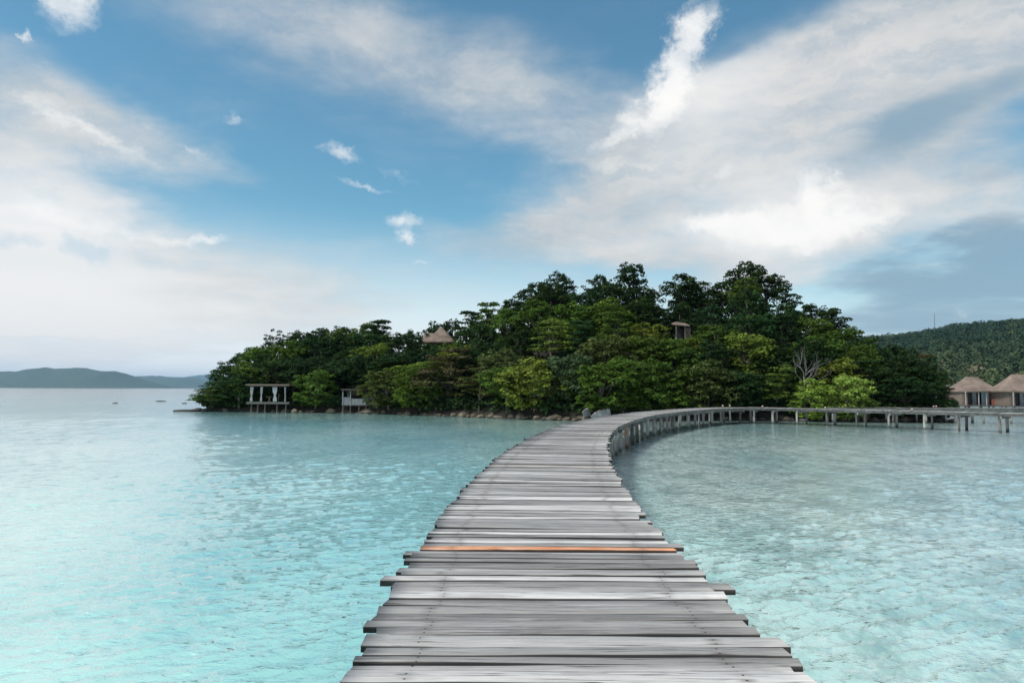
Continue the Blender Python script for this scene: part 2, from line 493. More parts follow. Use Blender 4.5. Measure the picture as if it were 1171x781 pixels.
def mat_water():
    m, t, p, _ = new_mat('sea_water')
    geo = t.node('ShaderNodeNewGeometry').outputs['Position']
    x, y, z = t.sep(geo)
    flat = t.xyz(x, y, 0)
    big = t.noise(t.mapping(flat, scale=(0.05, 0.025, 1)), 1.0, 4, 0.55)
    med = t.noise(t.mapping(flat, scale=(0.22, 0.12, 1)), 1.0, 4, 0.6)
    s = t.ramp(t.math('ADD', t.math('MULTIPLY', big, 0.75), t.math('MULTIPLY', med, 0.35)), 0.42, 0.70)
    shallow = t.mix(s, (0.22, 0.49, 0.485), (0.52, 0.755, 0.685))
    rad = t.vec('LENGTH', flat)
    # the bed falls away offshore: shallow green-blue near, deeper blue far out
    far_f = t.ramp(t.math('ADD', rad, t.math('MULTIPLY', big, 60.0)), 90.0, 420.0)
    c = t.mix(far_f, shallow, (0.42, 0.60, 0.65))
    # sea-grass growing on the bed: thin on the left, thick inside the curve of the boardwalk
    side = t.ramp(t.math('SUBTRACT', x, t.math('MULTIPLY', y, 0.05)), -3.0, 5.0, 0.0, 1.0)
    weed = t.noise(t.mapping(flat, loc=(13, 5, 0), scale=(0.9, 0.5, 1)), 1.0, 7, 0.72)
    weed = t.ramp(t.math('ADD', weed, t.math('MULTIPLY', side, 0.10)), 0.55, 0.72)
    c = t.mix(t.math('MULTIPLY', side, t.ramp(med, 0.3, 0.7, 0.35, 0.85)), c, (0.50, 0.63, 0.59))
    c = t.mix(t.math('MULTIPLY', weed, t.ramp(side, 0, 1, 0.3, 0.6)), c, (0.10, 0.22, 0.21))
    r1 = t.noise(t.mapping(flat, rot=(0, 0, 0.6), scale=(1.0, 1.7, 1)), 3.0, 4, 0.6, 0.5)
    r2 = t.noise(t.mapping(flat, rot=(0, 0, 0.9), scale=(1.0, 1.8, 1)), 9.0, 3, 0.6)
    hgt = t.math('ADD', r1, t.math('MULTIPLY', r2, 0.25))
    bn = t.node('ShaderNodeBump'); bn.inputs['Strength'].default_value = 1.0; bn.inputs['Distance'].default_value = 0.06
    t.put(bn.inputs['Height'], hgt)
    m.node_tree.nodes.remove(p)
    body = t.node('ShaderNodeBsdfDiffuse'); t.put(body.inputs[0], c); t.put(body.inputs['Normal'], t.xyz(0.0, 0.0, 1.0))   # light scattered back from below does not follow the ripples
    gl = t.node('ShaderNodeBsdfGlossy'); gl.inputs['Roughness'].default_value = 0.06; gl.inputs[0].default_value = (1, 1, 1, 1)
    t.l.new(bn.outputs[0], gl.inputs['Normal'])
    fr = t.node('ShaderNodeFresnel'); fr.inputs[0].default_value = 1.36; t.l.new(bn.outputs[0], fr.inputs['Normal'])
    mx = t.node('ShaderNodeMixShader')
    t.put(mx.inputs[0], t.math('MULTIPLY', fr.outputs[0], 2.15, clamp=True))
    t.l.new(body.outputs[0], mx.inputs[1]); t.l.new(gl.outputs[0], mx.inputs[2]); t.l.new(mx.outputs[0], _.inputs[0])
    return m
def mat_flat(name, col, rough=0.7):
    return mat_simple(name, tuple(x * 0.8 for x in col), tuple(min(1, x * 1.15) for x in col), 5.0, rough, 0.01)

M = dict(
    wood=mat_wood(), post=mat_timber('post_timber', (0.085, 0.083, 0.078), (0.40, 0.39, 0.37)), rust_post=mat_timber('rusty_post', (0.10, 0.09, 0.085), (0.3, 0.28, 0.26), rust=True),
    beam=mat_timber('beam_timber', (0.09, 0.088, 0.085), (0.30, 0.295, 0.28), 5.0, False), leaf=mat_leaf(), far_leaf=mat_far_leaf(),
    bark=mat_simple('bark', (0.05, 0.042, 0.035), (0.15, 0.13, 0.11), 5.0, 0.9, 0.04, (1, 1, 0.3)),
    pale_bark=mat_simple('pale_bark', (0.09, 0.087, 0.087), (0.20, 0.195, 0.19), 6.0, 0.9, 0.02, (1, 1, 0.3)),
    rock=mat_rock(), thatch=mat_thatch(), water=mat_water(),
    soil=mat_simple('soil', (0.010, 0.009, 0.006), (0.030, 0.027, 0.016), 1.2, 0.95, 0.1),
    hill=mat_simple('hill_forest', (0.020, 0.040, 0.026), (0.055, 0.085, 0.045), 0.05, 0.9, 2.0),
    curtain=mat_flat('white_cloth', (0.38, 0.395, 0.41), 0.9), darkwood=mat_flat('dark_wood', (0.07, 0.06, 0.052)),
    greywood=mat_simple('grey_boards', (0.08, 0.09, 0.10), (0.22, 0.245, 0.265), 3.0, 0.85, 0.02, (6, 6, 0.5)),
    floorwood=mat_flat('platform_boards', (0.085, 0.082, 0.08)), tan=mat_flat('tan_wood', (0.22, 0.165, 0.125)),
    tanwall=mat_simple('woven_wall', (0.08, 0.064, 0.055), (0.20, 0.155, 0.13), 3.0, 0.9, 0.02, (5, 5, 1)),
    palewall=mat_simple('pale_wall', (0.20, 0.18, 0.17), (0.40, 0.36, 0.34), 3.0, 0.85, 0.01, (3, 3, 1)),
    blueglass=mat_flat('blue_grey_panel', (0.20, 0.29, 0.33), 0.25), rustbox=mat_flat('rust_red_board', (0.30, 0.10, 0.065)),
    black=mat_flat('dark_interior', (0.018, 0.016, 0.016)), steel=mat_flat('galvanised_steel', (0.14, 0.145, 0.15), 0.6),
    globe=mat_flat('frosted_pink_glass', (0.48, 0.33, 0.30), 0.35),
)

# ------------------------------------------------------------------ the sea: one sheet with real waves, to the horizon
def build_water():
    r = [0.02, 1.0, 2.0, 3.0]
    while r[-1] < 175: r.append(r[-1] * 1.005)
    while r[-1] < 30000: r.append(r[-1] * 1.09)
    r = np.array(r)
    fine_a = np.linspace(R(-50), R(50), 1100)
    coarse = np.linspace(R(50), R(310), 160)[1:-1]
    a = np.concatenate([fine_a, coarse])
    nr, na = len(r), len(a)
    RR, AA = np.meshgrid(r, a, indexing='ij')
    X = RR * np.sin(AA); Y = RR * np.cos(AA); Z = np.zeros_like(X)
    da = np.where(np.arange(na) < 1100, R(100) / 1100, R(260) / 160)
    dr = np.gradient(r)
    sp = np.maximum(dr[:, None] * np.ones(na)[None], RR * da[None]).astype(np.float32)
    wr = np.random.default_rng(3)
    DX = np.zeros_like(X); DY = np.zeros_like(X)
    env = 0.65 + 0.35 * (np.sin(X * 0.21 + 1.3 * np.sin(Y * 0.13)) * np.sin(Y * 0.17 + 0.7) + 0.6 * np.sin(X * 0.07 - Y * 0.05))
    lim = r < 170
    Xs, Ys, sps, es = X[lim], Y[lim], sp[lim], np.clip(env[lim], 0.25, 1.3)
    for i in range(150):
        L = 0.15 * (1.5 / 0.15) ** wr.random()
        th = (R(-62) + wr.normal() * R(14)) if i % 4 else (R(-105) + wr.normal() * R(30))                 # travelling towards the camera, a little leftwards
        kx, ky = math.cos(th) * 2 * math.pi / L, math.sin(th) * 2 * math.pi / L
        A = 0.0070 * L * (1 + 0.5 * math.exp(-(math.log(L / 0.3) / 0.45) ** 2)) / (1 + (L / 0.55) ** 2) * (0.6 + 0.8 * wr.random())
        ph = Xs * kx + Ys * ky + wr.random() * 6.283
        w = np.clip((L / sps - 1.8) / 1.8, 0, 1) * A * es
        Z[lim] += w * np.cos(ph)
        q = 0.75
        DX[lim] -= q * w * math.cos(th) * np.sin(ph)
        DY[lim] -= q * w * math.sin(th) * np.sin(ph)
    X += DX; Y += DY
    V = np.stack([X, Y, Z], -1).reshape(-1, 3)
    i = np.arange(nr - 1)[:, None]; j = np.arange(na)[None]
    j2 = (j + 1) % na
    Fq = np.stack([i * na + j + 0 * i, i * na + j2, (i + 1) * na + j2, (i + 1) * na + j], -1).reshape(-1, 4)
    me = np_mesh('water', V, Fq, M['water'], True)
    o = link(bpy.data.objects.new('water', me))
    tag(o, 'clear turquoise sea ruffled by small waves around the boardwalk', kind='structure')
build_water()

# ------------------------------------------------------------------ far hills
def hill(name, x0, x1, yc, depth, prof, label, seed, mat):
    """A ridge of terrain; prof: height over x (0..1)."""
    nx, ny = 160, 40
    xs = np.linspace(x0, x1, nx); ys = np.linspace(-1, 1, ny)
    V = []
    for iy, s in enumerate(ys):
        for ix, x in enumerate(xs):
            q = ix / (nx - 1)
            hgt = np.interp(q, prof[0], prof[1])
            prf = (1 - abs(s) ** 1.6)
            n = mnoise.fractal(Vector((x * 0.004, s * 3 + seed, seed * 1.7)), 1.0, 2.0, 5)
            n2 = mnoise.noise(Vector((x * 0.03, s * 40, seed)))
            z = hgt * prf * (1 + 0.10 * n) + (4.0 * n2 if hgt * prf > 4 else 0)
            V.append((x, yc + s * depth, max(z, -3) - (3 if abs(s) > 0.97 else 0)))
    Fq = [(iy * nx + ix, iy * nx + ix + 1, (iy + 1) * nx + ix + 1, (iy + 1) * nx + ix) for iy in range(ny - 1) for ix in range(nx - 1)]
    o = link(bpy.data.objects.new(name, np_mesh(name, V, Fq, mat, True)))
    return tag(o, label, kind='structure')
def hpx(px, D): return (px - 585.5) / F * D
# left: three hazy ridges one behind the other
hill('headland', hpx(-330, 7000), hpx(152, 7000), 7600, 700, ([0, .35, .62, .70, .80, .88, .95, 1], [175, 168, 170, 205, 207, 176, 70, 0]), 'dark wooded headland nearest of the far hills across the sea', 1.0, M['hill'])
hill('headland', hpx(70, 10000), hpx(232, 10000), 10600, 900, ([0, .12, .3, .55, .8, .92, 1], [0, 110, 165, 180, 160, 90, 0]), 'lower blue-grey headland behind the dark one, between the ridges', 5.0, M['hill'])
hill('headland', hpx(150, 15000), hpx(246, 15000), 15800, 1000, ([0, .3, .6, .85, .95, 1], [0, 190, 290, 290, 210, 50]), 'palest blue headland, farthest out beside the island\'s left tip', 9.0, M['hill'])

# right: a near hill covered in forest
def right_hill_z(x, y):
    # foot at y ~ 300 on the right, ridge line at y ~ 900
    px = x / max(y, 1) * F + 585
    top = np.interp(px, [900, 985, 1040, 1090, 1150, 1230, 1400, 1700], [52, 64, 69, 80, 88, 92, 88, 60])   # ridge height at y = 900
    s = np.clip((y - 330) / (900 - 330), 0, 1)
    up = s ** 0.85
    down = np.clip(1 - (y - 900) / 420, 0, 1) if y > 900 else 1.0
    return top * up * down - 0.5 + 4.0 * mnoise.noise(Vector((x * 0.011, y * 0.011, 3.0))) * up
def build_right_hill():
    nx, ny = 110, 70
    V = []
    for iy in range(ny):
        y = 318 + (1320 - 318) * iy / (ny - 1)
        for ix in range(nx):
            pxx = 880 + (1750 - 880) * ix / (nx - 1)
            x = (pxx - 585) / F * y
            edge = min(1, ix / 8)
            V.append((x, y, right_hill_z(x, y) * edge - (1 - edge) * 2))
    Fq = [(iy * nx + ix, iy * nx + ix + 1, (iy + 1) * nx + ix + 1, (iy + 1) * nx + ix) for iy in range(ny - 1) for ix in range(nx - 1)]
    o = link(bpy.data.objects.new('hill', np_mesh('hill', V, Fq, M['hill'], True)))
    tag(o, 'forested hill rising behind the thatched huts', kind='structure')
    # its trees read as one mass
    r2 = np.random.default_rng(11)
    Vs = []; vv = []; tone = []
    pts = []
    for y in np.arange(335, 925, 5.2):
        a0, a1 = 925, 1420
        step = 5.4 / y * F
        for pxx in np.arange(a0, a1, step):
            if pxx > 1230 and r2.random() < 0.55: continue
            yy = y + r2.normal() * 1.8; pp = pxx + r2.normal() * step * 0.35
            pts.append(((pp - 585) / F * yy, yy))
    for x, y in pts:
        z = right_hill_z(x, y)
        if z < 0.3: continue
        rad = 1.9 + 3.4 * r2.random() ** 2.2
        hh = rad * (0.75 + 0.6 * r2.random())
        n = 80
        u = r2.random(n) * 6.283; w = r2.random(n) * 1.25 - 0.25
        sx = np.sqrt(np.clip(1 - w * w, 0, 1))
        dv = np.stack([np.cos(u) * sx, np.sin(u) * sx, w], -1)
        P = dv * np.array([rad, rad, hh]) * (0.8 + 0.3 * r2.random((n, 1))) + np.array([x, y, z + 3.2 + 2.6 * r2.random() ** 2])
        nrm = dv + r2.normal(size=(n, 3)) * 0.35
        nrm /= np.linalg.norm(nrm, axis=1, keepdims=True)
        t1 = np.cross(nrm, r2.normal(size=(n, 3))); t1 /= np.linalg.norm(t1, axis=1, keepdims=True)
        t2 = np.cross(nrm, t1)
        s = (0.55 + 0.5 * r2.random((n, 1))) * rad * 0.22
        Vs.append(np.stack([P - t1 * s, P - t2 * s * .8, P + t1 * s, P + t2 * s * .8], 1).reshape(-1, 3))
        low = np.clip((560 - y) / 200, 0, 1)
        tn = np.clip(0.06 + 0.5 * (mnoise.noise(Vector((x * .012, y * .006, 7))) + .1) * .6 + 0.5 * low * r2.random() + 0.22 * r2.random() ** 2 + (0.5 if r2.random() < 0.10 * low + .02 else 0), 0, 1)
        vv.append(np.repeat(r2.random(n), 1)); tone.append(np.full(n, tn))
    V = np.concatenate(Vs); nq = len(V) // 4
    o = link(bpy.data.objects.new('forest', np_mesh('forest', V, np.arange(nq * 4).reshape(-1, 4), M['far_leaf'], False, {'v': ('FACE', np.concatenate(vv)), 'tone': ('FACE', np.concatenate(tone))})))
    tag(o, 'dense forest covering the hill behind the thatched huts', 'forest', kind='stuff')
build_right_hill()

# ------------------------------------------------------------------ the island
P_PX = [222, 240, 262, 275, 300, 330, 360, 400, 430, 470, 487, 516, 525, 560, 600, 635, 660, 690, 705, 725, 742, 760, 780, 800, 820, 858, 885, 905, 940, 972, 980, 1000, 1030, 1055, 1070, 1092]
P_PY = [458, 441, 425, 411, 388, 379, 374, 372, 367, 371, 384, 386, 362, 347, 327, 314, 322, 316, 310, 303, 326, 331, 318, 321, 331, 301, 312, 331, 348, 362, 386, 396, 397, 408, 424, 450]
D_PX = [222, 300, 400, 520, 620, 690, 760, 890, 1000, 1092]
D_S = [92, 88.5, 87, 77, 68.8, 67.5, 70, 69.5, 68, 68]
D_W = [4, 14, 20, 24, 28, 30, 30, 28, 17, 5]
def hor(px): return 445.0 + (px - 585) * 0.00384
def outline(px): return float(np.interp(px, P_PX, P_PY))
def shore(px): return float(np.interp(px, D_PX, D_S))
def wide(px): return float(np.interp(px, D_PX, D_W))
def canopy_top(px, t):
    D = shore(px) + wide(px)
    zr = CAMZ + (hor(px) - outline(px)) / F * D
    zf = min(5.6, zr * 0.8)
    if t <= 1: return zf + (zr - zf) * (t ** 0.9)
    return zr - (zr - 3) * min(1, (t - 1) / 0.9) ** 1.6
def soil_z(px, t):
    if t < 0: return 0.35 + t * 12
    z = canopy_top(px, t) - 5.2 - 0.6 * min(1, t)
    lo = 0.35 + min(0.7, t * 2.5)
    return max(z, lo) if t < 1.6 else max(z, lo) - (t - 1.6) * 6
def island_xy(px, t):
    D = shore(px) + wide(px) * t
    return (px - 585.5) / F * D, D
def build_island():
    pxs = np.linspace(224, 1091, 140)
    ts = np.concatenate([[-0.12, -0.05], np.linspace(0, 2.1, 40)])
    V = []
    for t in ts:
        for i, px in enumerate(pxs):
            x, y = island_xy(px, t)
            e = min(1, i / 4, (len(pxs) - 1 - i) / 4)
            z = soil_z(px, t) * e - (1 - e) * 0.8
            z += 0.25 * mnoise.noise(Vector((x * .5, y * .5, 0))) * e * (0.4 if t < 0.1 else 1)
            V.append((x, y, z))
    nx = len(pxs)
    Fq = [(a * nx + b, a * nx + b + 1, (a + 1) * nx + b + 1, (a + 1) * nx + b) for a in range(len(ts) - 1) for b in range(nx - 1)]
    o = link(bpy.data.objects.new('terrain', np_mesh('terrain', V, Fq, M['soil'], True)))
    tag(o, 'dark soil of the wooded island', kind='structure')
build_island()

# ---- foliage
def leaf_cloud(centres, radii, flat, per, size, r, up=0.55, inner=0.15):
    """Leaf-sized faces on the upper shells of leaf clumps. Returns verts, value per leaf."""
    Vs = []; vals = []
    for c_, rad in zip(centres, radii):
        n = max(6, int(per * (rad / 0.8) ** 2))
        d = r.normal(size=(n, 3)); d[:, 2] = np.where(r.random(n) < .8, np.abs(d[:, 2]), d[:, 2])
        d /= np.linalg.norm(d, axis=1, keepdims=True)
        rr = np.where(r.random(n) < inner, 0.3 + 0.5 * r.random(n), 0.78 + 0.34 * r.random(n))[:, None]
        P = np.asarray(c_) + d * rr * rad * np.array([1, 1, flat])
        nrm = d * 0.9 + np.array([0, 0, up * .8]) + r.normal(size=(n, 3)) * 0.38
        nrm /= np.linalg.norm(nrm, axis=1, keepdims=True)
        ax = d + r.normal(size=(n, 3)) * 0.7
        t1 = ax - nrm * np.sum(ax * nrm, 1, keepdims=True); t1 /= np.linalg.norm(t1, axis=1, keepdims=True) + 1e-6
        t2 = np.cross(nrm, t1)
        L = size * (0.65 + 0.7 * r.random((n, 1))); w = L * 0.36
        Vs.append(np.stack([P - t1 * L * .5, P + t2 * w - t1 * L * .05, P + t1 * L * .5 - nrm * L * .08, P - t2 * w - t1 * L * .05], 1).reshape(-1, 3))
        vals.append(np.clip(0.5 + 0.22 * r.normal() + 0.25 * (r.random(n) - 0.5), 0, 1))
    return np.concatenate(Vs), np.concatenate(vals)
def crown_mesh(name, V, vals):
    nq = len(V) // 4
    return np_mesh(name, V, np.arange(nq * 4).reshape(-1, 4), M['leaf'], False, {'v': ('FACE', vals)})
def make_kind(kind, seed):
    """(crown mesh, trunk mesh), nominal height 7 m, base at the origin."""
    r = np.random.default_rng(seed)
    cs = []; rs = []
    flat = 0.7
    if kind in ('broad', 'tall', 'shrub'):
        # a crown of lobes, each lobe a billow of leaf clumps
        cz, rx, rz, nl = {'broad': (4.2, 2.2, 2.2, 15), 'tall': (4.1, 1.55, 2.5, 13), 'shrub': (3.1, 2.3, 2.7, 19)}[kind]
        for q in range(nl):
            w_ = 1 - 2 * (q + .5) / nl
            a_ = q * 2.39996 + r.normal() * .35
            sx = math.sqrt(max(0, 1 - w_ * w_))
            lc = np.array([math.cos(a_) * sx * rx, math.sin(a_) * sx * rx, cz + w_ * rz]) * (1, 1, 1) + r.normal(size=3) * 0.22
            lr = 0.85 + 0.55 * r.random()
            for _ in range(int(9 * lr * lr) + 2):
                d = r.normal(size=3); d[2] = d[2] * .9 + .25; d /= np.linalg.norm(d)
                p = lc + d * lr * np.array([1, 1, .85]) * (.75 + .3 * r.random())
                if p[2] < .4: p[2] = .4 + .4 * r.random()
                cs.append(p); rs.append(0.34 + 0.26 * r.random())
        flat = 0.8
        per, size = 74, 0.30
    elif kind == 'layer':
        flat = 0.34
        for tier in range(6):
            z = 2.6 + tier * 0.78 + 0.2 * r.random()
            R_ = 3.1 * (1 - (tier / 6.8) ** 1.8) * (0.8 + 0.4 * r.random())
            off = r.normal(size=2) * 0.35
            for q in range(int(6 + R_ * 4)):
                a = r.random() * 6.283; rr = R_ * math.sqrt(r.random())
                cs.append(np.array([off[0] + math.cos(a) * rr, off[1] + math.sin(a) * rr, z + 0.25 * r.normal() * 0.6 - 0.05 * rr])); rs.append(0.5 + 0.35 * r.random())
        per, size = 56, 0.29
    elif kind == 'sparse':
        flat = 0.6
        for q in range(34):
            d = r.normal(size=3); d[2] = abs(d[2]) * 1.2 - 0.3; d /= np.linalg.norm(d)
            cs.append(d * (0.6 + 0.45 * r.random()) * np.array([2.3, 2.3, 2.6]) + np.array([0, 0, 4.4])); rs.append(0.32 + 0.35 * r.random())
        per, size = 60, 0.29
    V, vals = leaf_cloud(cs, rs, flat, per, size, r)
    V = V * (7.0 / V[:, 2].max()) if kind != 'shrub' else V * (7.0 / V[:, 2].max())
    crown = crown_mesh('crown', V, vals)
    b = MB()
    top = 4.2
    lean = r.normal(size=2) * 0.15
    b.tube([(0, 0, -0.6), (lean[0] * .4, lean[1] * .4, 1.4), (lean[0], lean[1], 2.8), (lean[0] * 1.5, lean[1] * 1.4, top + 1.2)], [0.20, 0.155, 0.12, 0.05], 7)
    idx = r.choice(len(cs), min(12, len(cs)), replace=False)
    for q in idx:
        e = cs[q] * (7.0 / max(c_[2] + 0.5 for c_ in cs))
        z0 = 1.0 + 2.2 * r.random()
        s0 = Vector((lean[0] * z0 / 2.8, lean[1] * z0 / 2.8, z0))
        mid = s0.lerp(Vector(e), 0.5) + Vector((0, 0, 0.25))
        b.tube([s0, mid, Vector(e)], [0.075, 0.05, 0.02], 5, False)
    return crown, b.mesh('trunk', M['bark'], True)
KINDS = {'broad': [make_kind('broad', 100 + i) for i in range(4)], 'tall': [make_kind('tall', 200 + i) for i in range(3)],
         'shrub': [make_kind('shrub', 300 + i) for i in range(3)], 'layer': [make_kind('layer', 400 + i) for i in range(3)], 'sparse': [make_kind('sparse', 500 + i) for i in range(2)]}
TINTS = {'dark': (0.0162, 0.0339, 0.0094), 'mid': (0.0536, 0.0920, 0.0151), 'blue': (0.0186, 0.0433, 0.0144), 'yellow': (0.1073, 0.1461, 0.0240), 'lime': (0.1680, 0.2660, 0.0510),
         'olive': (0.0608, 0.0779, 0.0245), 'brown': (0.0612, 0.0544, 0.0231), 'pale': (0.0646, 0.0976, 0.0448)}
LOOK = {'dark': 'dark green', 'mid': 'mid green', 'blue': 'bluish green', 'yellow': 'yellow-green', 'lime': 'bright lime green', 'olive': 'olive green', 'brown': 'brownish green', 'pale': 'pale grey-green'}
SHAPE = {'broad': 'round-crowned tree', 'tall': 'upright tree', 'shrub': 'bushy low-branched tree', 'layer': 'flat-tiered tree', 'sparse': 'open-crowned tree'}
TREES = []
def plant(px, t, kind, tint, H, wid=1.0, label=None, z=None, D=None):
    D = shore(px) + wide(px) * t if D is None else D
    x = (px - 585.5) / F * D
    zz = soil_z(px, t) if z is None else z
    r = random.Random(int(px * 13 + t * 1000))
    proto = KINDS[kind][r.randrange(len(KINDS[kind]))]
    e = thing('tree', 'tree', 'tree', (x, D, zz), r.random() * 6.283)
    s = H / 7.0
    e.scale = (s * wid, s * wid, s)
    c_ = link(bpy.data.objects.new('crown', proto[0]), e)
    q = 0.82 + 0.36 * r.random()
    b = TINTS[tint]
    c_.color = (b[0] * q * (0.9 + .2 * r.random()), b[1] * q, b[2] * q * (0.85 + .3 * r.random()), 1)
    link(bpy.data.objects.new('trunk', proto[1]), e)
    TREES.append((e, px, t, kind, tint, label))
    return e

# named trees: (px, t, kind, tint, top pixel row, width factor, label)
HERO = [
    (720, 0.95, 'tall', 'dark', 298, 1.05, 'tall dark tree forming the left summit of the island skyline'),
    (858, 0.95, 'broad', 'dark', 297, 1.0, 'big dark round tree forming the right summit of the island skyline'),
    (688, 0.95, 'broad', 'dark', 312, 0.9, 'dark rounded tree on the skyline just left of the left summit'),
    (636, 0.95, 'broad', 'dark', 309, 1.0, 'dark round tree at the left shoulder of the skyline'),
    (780, 0.9, 'tall', 'dark', 311, 1.15, 'pointed dark tree on the skyline between both summits'),
    (905, 0.9, 'layer', 'dark', 325, 0.9, 'dark tiered tree stepping down right of the right summit'),
    (960, 0.9, 'layer', 'dark', 352, 1.0, 'dark tree with jagged tiers overhanging the skyline gap at right'),
    (1018, 0.9, 'broad', 'dark', 393, 1.0, 'low dark round tree on the right end, before the far hill'),
    (1048, 0.8, 'layer', 'brown', 404, 1.0, 'brown-tinged tiered tree sloping to the right end'),
    (432, 0.9, 'layer', 'dark', 365, 1.25, 'flat-topped dark tree on skyline left of the hilltop thatched roof'),
    (558, 0.9, 'layer', 'mid', 345, 0.95, 'tiered green tree on skyline right of the hilltop thatched roof'),
    (498, 1.15, 'tall', 'dark', 366, 0.7, 'small dark tree directly behind the hilltop thatched roof'),
    (516, 1.2, 'tall', 'dark', 363, 0.6, 'slim dark tree behind the right slope of the hilltop thatched roof'),
    (312, 0.9, 'sparse', 'dark', 376, 0.8, 'ragged dark tree on the skyline above the curtained pavilion'),
    (263, 0.6, 'tall', 'dark', 420, 0.8, 'pointed dark tree rising from the island\'s left tip'),
    (516, 0.12, 'layer', 'brown', 398, 1.5, 'wide brownish spreading tree at the shore below the thatched roof'),
    (500, 0.04, 'layer', 'olive', 425, 1.15, 'grey-olive tree with drooping tiers over the rocks'),
    (612, 0.03, 'shrub', 'yellow', 408, 1.05, 'bright yellow-green bushy tree above the big shoreline rocks'),
    (648, 0.08, 'shrub', 'pale', 402, 0.9, 'pale grey-green tree right of the yellow-green shore tree'),
    (712, 0.02, 'shrub', 'mid', 405, 0.85, 'fresh green bushy tree hanging over the tilted grey slab'),
    (927, -0.02, 'shrub', 'lime', 432, 0.70, 'left of two bright lime-green bushes beside the boardwalk'),
    (969, -0.02, 'shrub', 'lime', 426, 0.74, 'right of two bright lime-green bushes beside the boardwalk'),
    (1032, 0.1, 'broad', 'blue', 430, 1.0, 'dark bluish rounded tree right of the lime-green bushes'),
    (486, 0.74, 'shrub', 'dark', 391, 1.0, 'dark bushy tree just below the left half of the hilltop thatched roof'),
    (504, 0.70, 'shrub', 'blue', 394, 1.0, 'bluish bushy tree hiding the walls of the hilltop thatched hut'),
    (521, 0.74, 'shrub', 'mid', 390, 1.0, 'mid green bushy tree at the right eave of the hilltop thatched roof'),
    (770, 0.34, 'shrub', 'mid', 384, 0.9, 'mid green bushy tree covering the foot of the hillside cabin at left'),
    (790, 0.36, 'shrub', 'yellow', 386, 0.9, 'yellowish bushy tree covering the foot of the hillside cabin at right'),
    (792, 0.62, 'tall', 'yellow', 366, 0.7, 'yellow-green young tree behind the hillside cabin'),
]
for px, t, kind, tint, py, wid, lab in HERO:
    D = shore(px) + wide(px) * t
    ztop = CAMZ + (hor(px) - py) / F * D
    zb = soil_z(px, t)
    H = max(2.0, ztop - zb)
    base = zb
    if H > 8.5: base = ztop - 8.5; H = 8.5
    if t > 0.85 and H < 6.5: H = 6.5; base = ztop - H
    plant(px, t, kind, tint, H, wid * (7.0 / H if H < 6 else 1.0) * (1.0 if t < .3 else 0.95), lab, base)

hero_px = [(h_[0], h_[1]) for h_ in HERO]
ROWS = [(0.02, 'at the water\'s edge'), (0.2, 'low on the slope'), (0.4, 'halfway up the slope'), (0.62, 'high on the slope'), (0.84, 'just under the skyline'), (1.02, 'on the skyline')]
rt = random.Random(5)
for ri, (t0, rn) in enumerate(ROWS):
    px = 245 + 12 * (ri % 2) + (0 if ri < 3 else 20)
    while px < 1066:
        w_m = wide(px)
        step = 3.3 / shore(px) * F * (1 + 0.1 * rt.uniform(-1, 1))
        t = t0 + rt.uniform(-0.05, 0.05) * (0 if ri == 0 else 1)
        gap = 0 if ri == 0 else (t0 - ROWS[ri - 1][0]) * w_m
        ok = ri == 0 or gap > 2.0 or (ri % 2 == 0 and gap > 1.2)
        if ri == 5 and px > 1070: ok = False
        if any(abs(px - hp) < 16 and abs(t - ht) < 0.13 for hp, ht in hero_px): ok = False
        if ri == 0 and (278 < px < 336 or 386 < px < 434): ok = False         # pavilion and shed stand here
        if ri == 0 and 895 < px < 1010: ok = False
        if ri >= 3 and 484 < px < 520: ok = False
        if ri == 2 and 484 < px < 520: ok = rt.random() < 0.3
        if 764 < px < 800 and ri in (2,): ok = False
        if ok:
            top = canopy_top(px, t) + rt.uniform(-0.9, 0.5)
            if ri >= 4: top = canopy_top(px, t) + rt.uniform(-0.5, 0.35)
            zb = soil_z(px, max(t, 0.02))
            if ri >= 3: zb = min(zb, top - 6.0)
            H = max(2.6, top - zb)
            if ri == 0: kd = rt.choice(['shrub', 'shrub', 'broad', 'shrub', 'layer']); tn = rt.choice(['mid', 'dark', 'blue', 'mid', 'olive'])
            elif ri < 3: kd = rt.choice(['broad', 'shrub', 'shrub', 'broad', 'layer']); tn = rt.choice(['mid', 'dark', 'blue', 'mid', 'yellow', 'olive'] + (['yellow', 'mid'] if 560 < px < 890 else []))
            else: kd = rt.choice(['broad', 'shrub', 'shrub', 'broad', 'layer' if ri == 5 else 'shrub']); tn = rt.choice(['dark', 'dark', 'mid', 'blue'] + (['yellow', 'mid'] if ri == 3 and px > 560 else []))
            if px < 400: tn = rt.choice(['dark', 'blue', 'blue', 'mid'])
            if px > 975: tn = rt.choice(['dark', 'dark', 'blue'])
            plant(px, t, kd, tn, H, rt.uniform(0.95, 1.25) * min(1.9, 6.2 / H))
        px += step
# under-storey trees of the second line behind the two shore buildings
for px in (292, 322, 352, 398, 424, 452):
    plant(px, 0.3, 'shrub', 'dark', 4.6, 1.2)

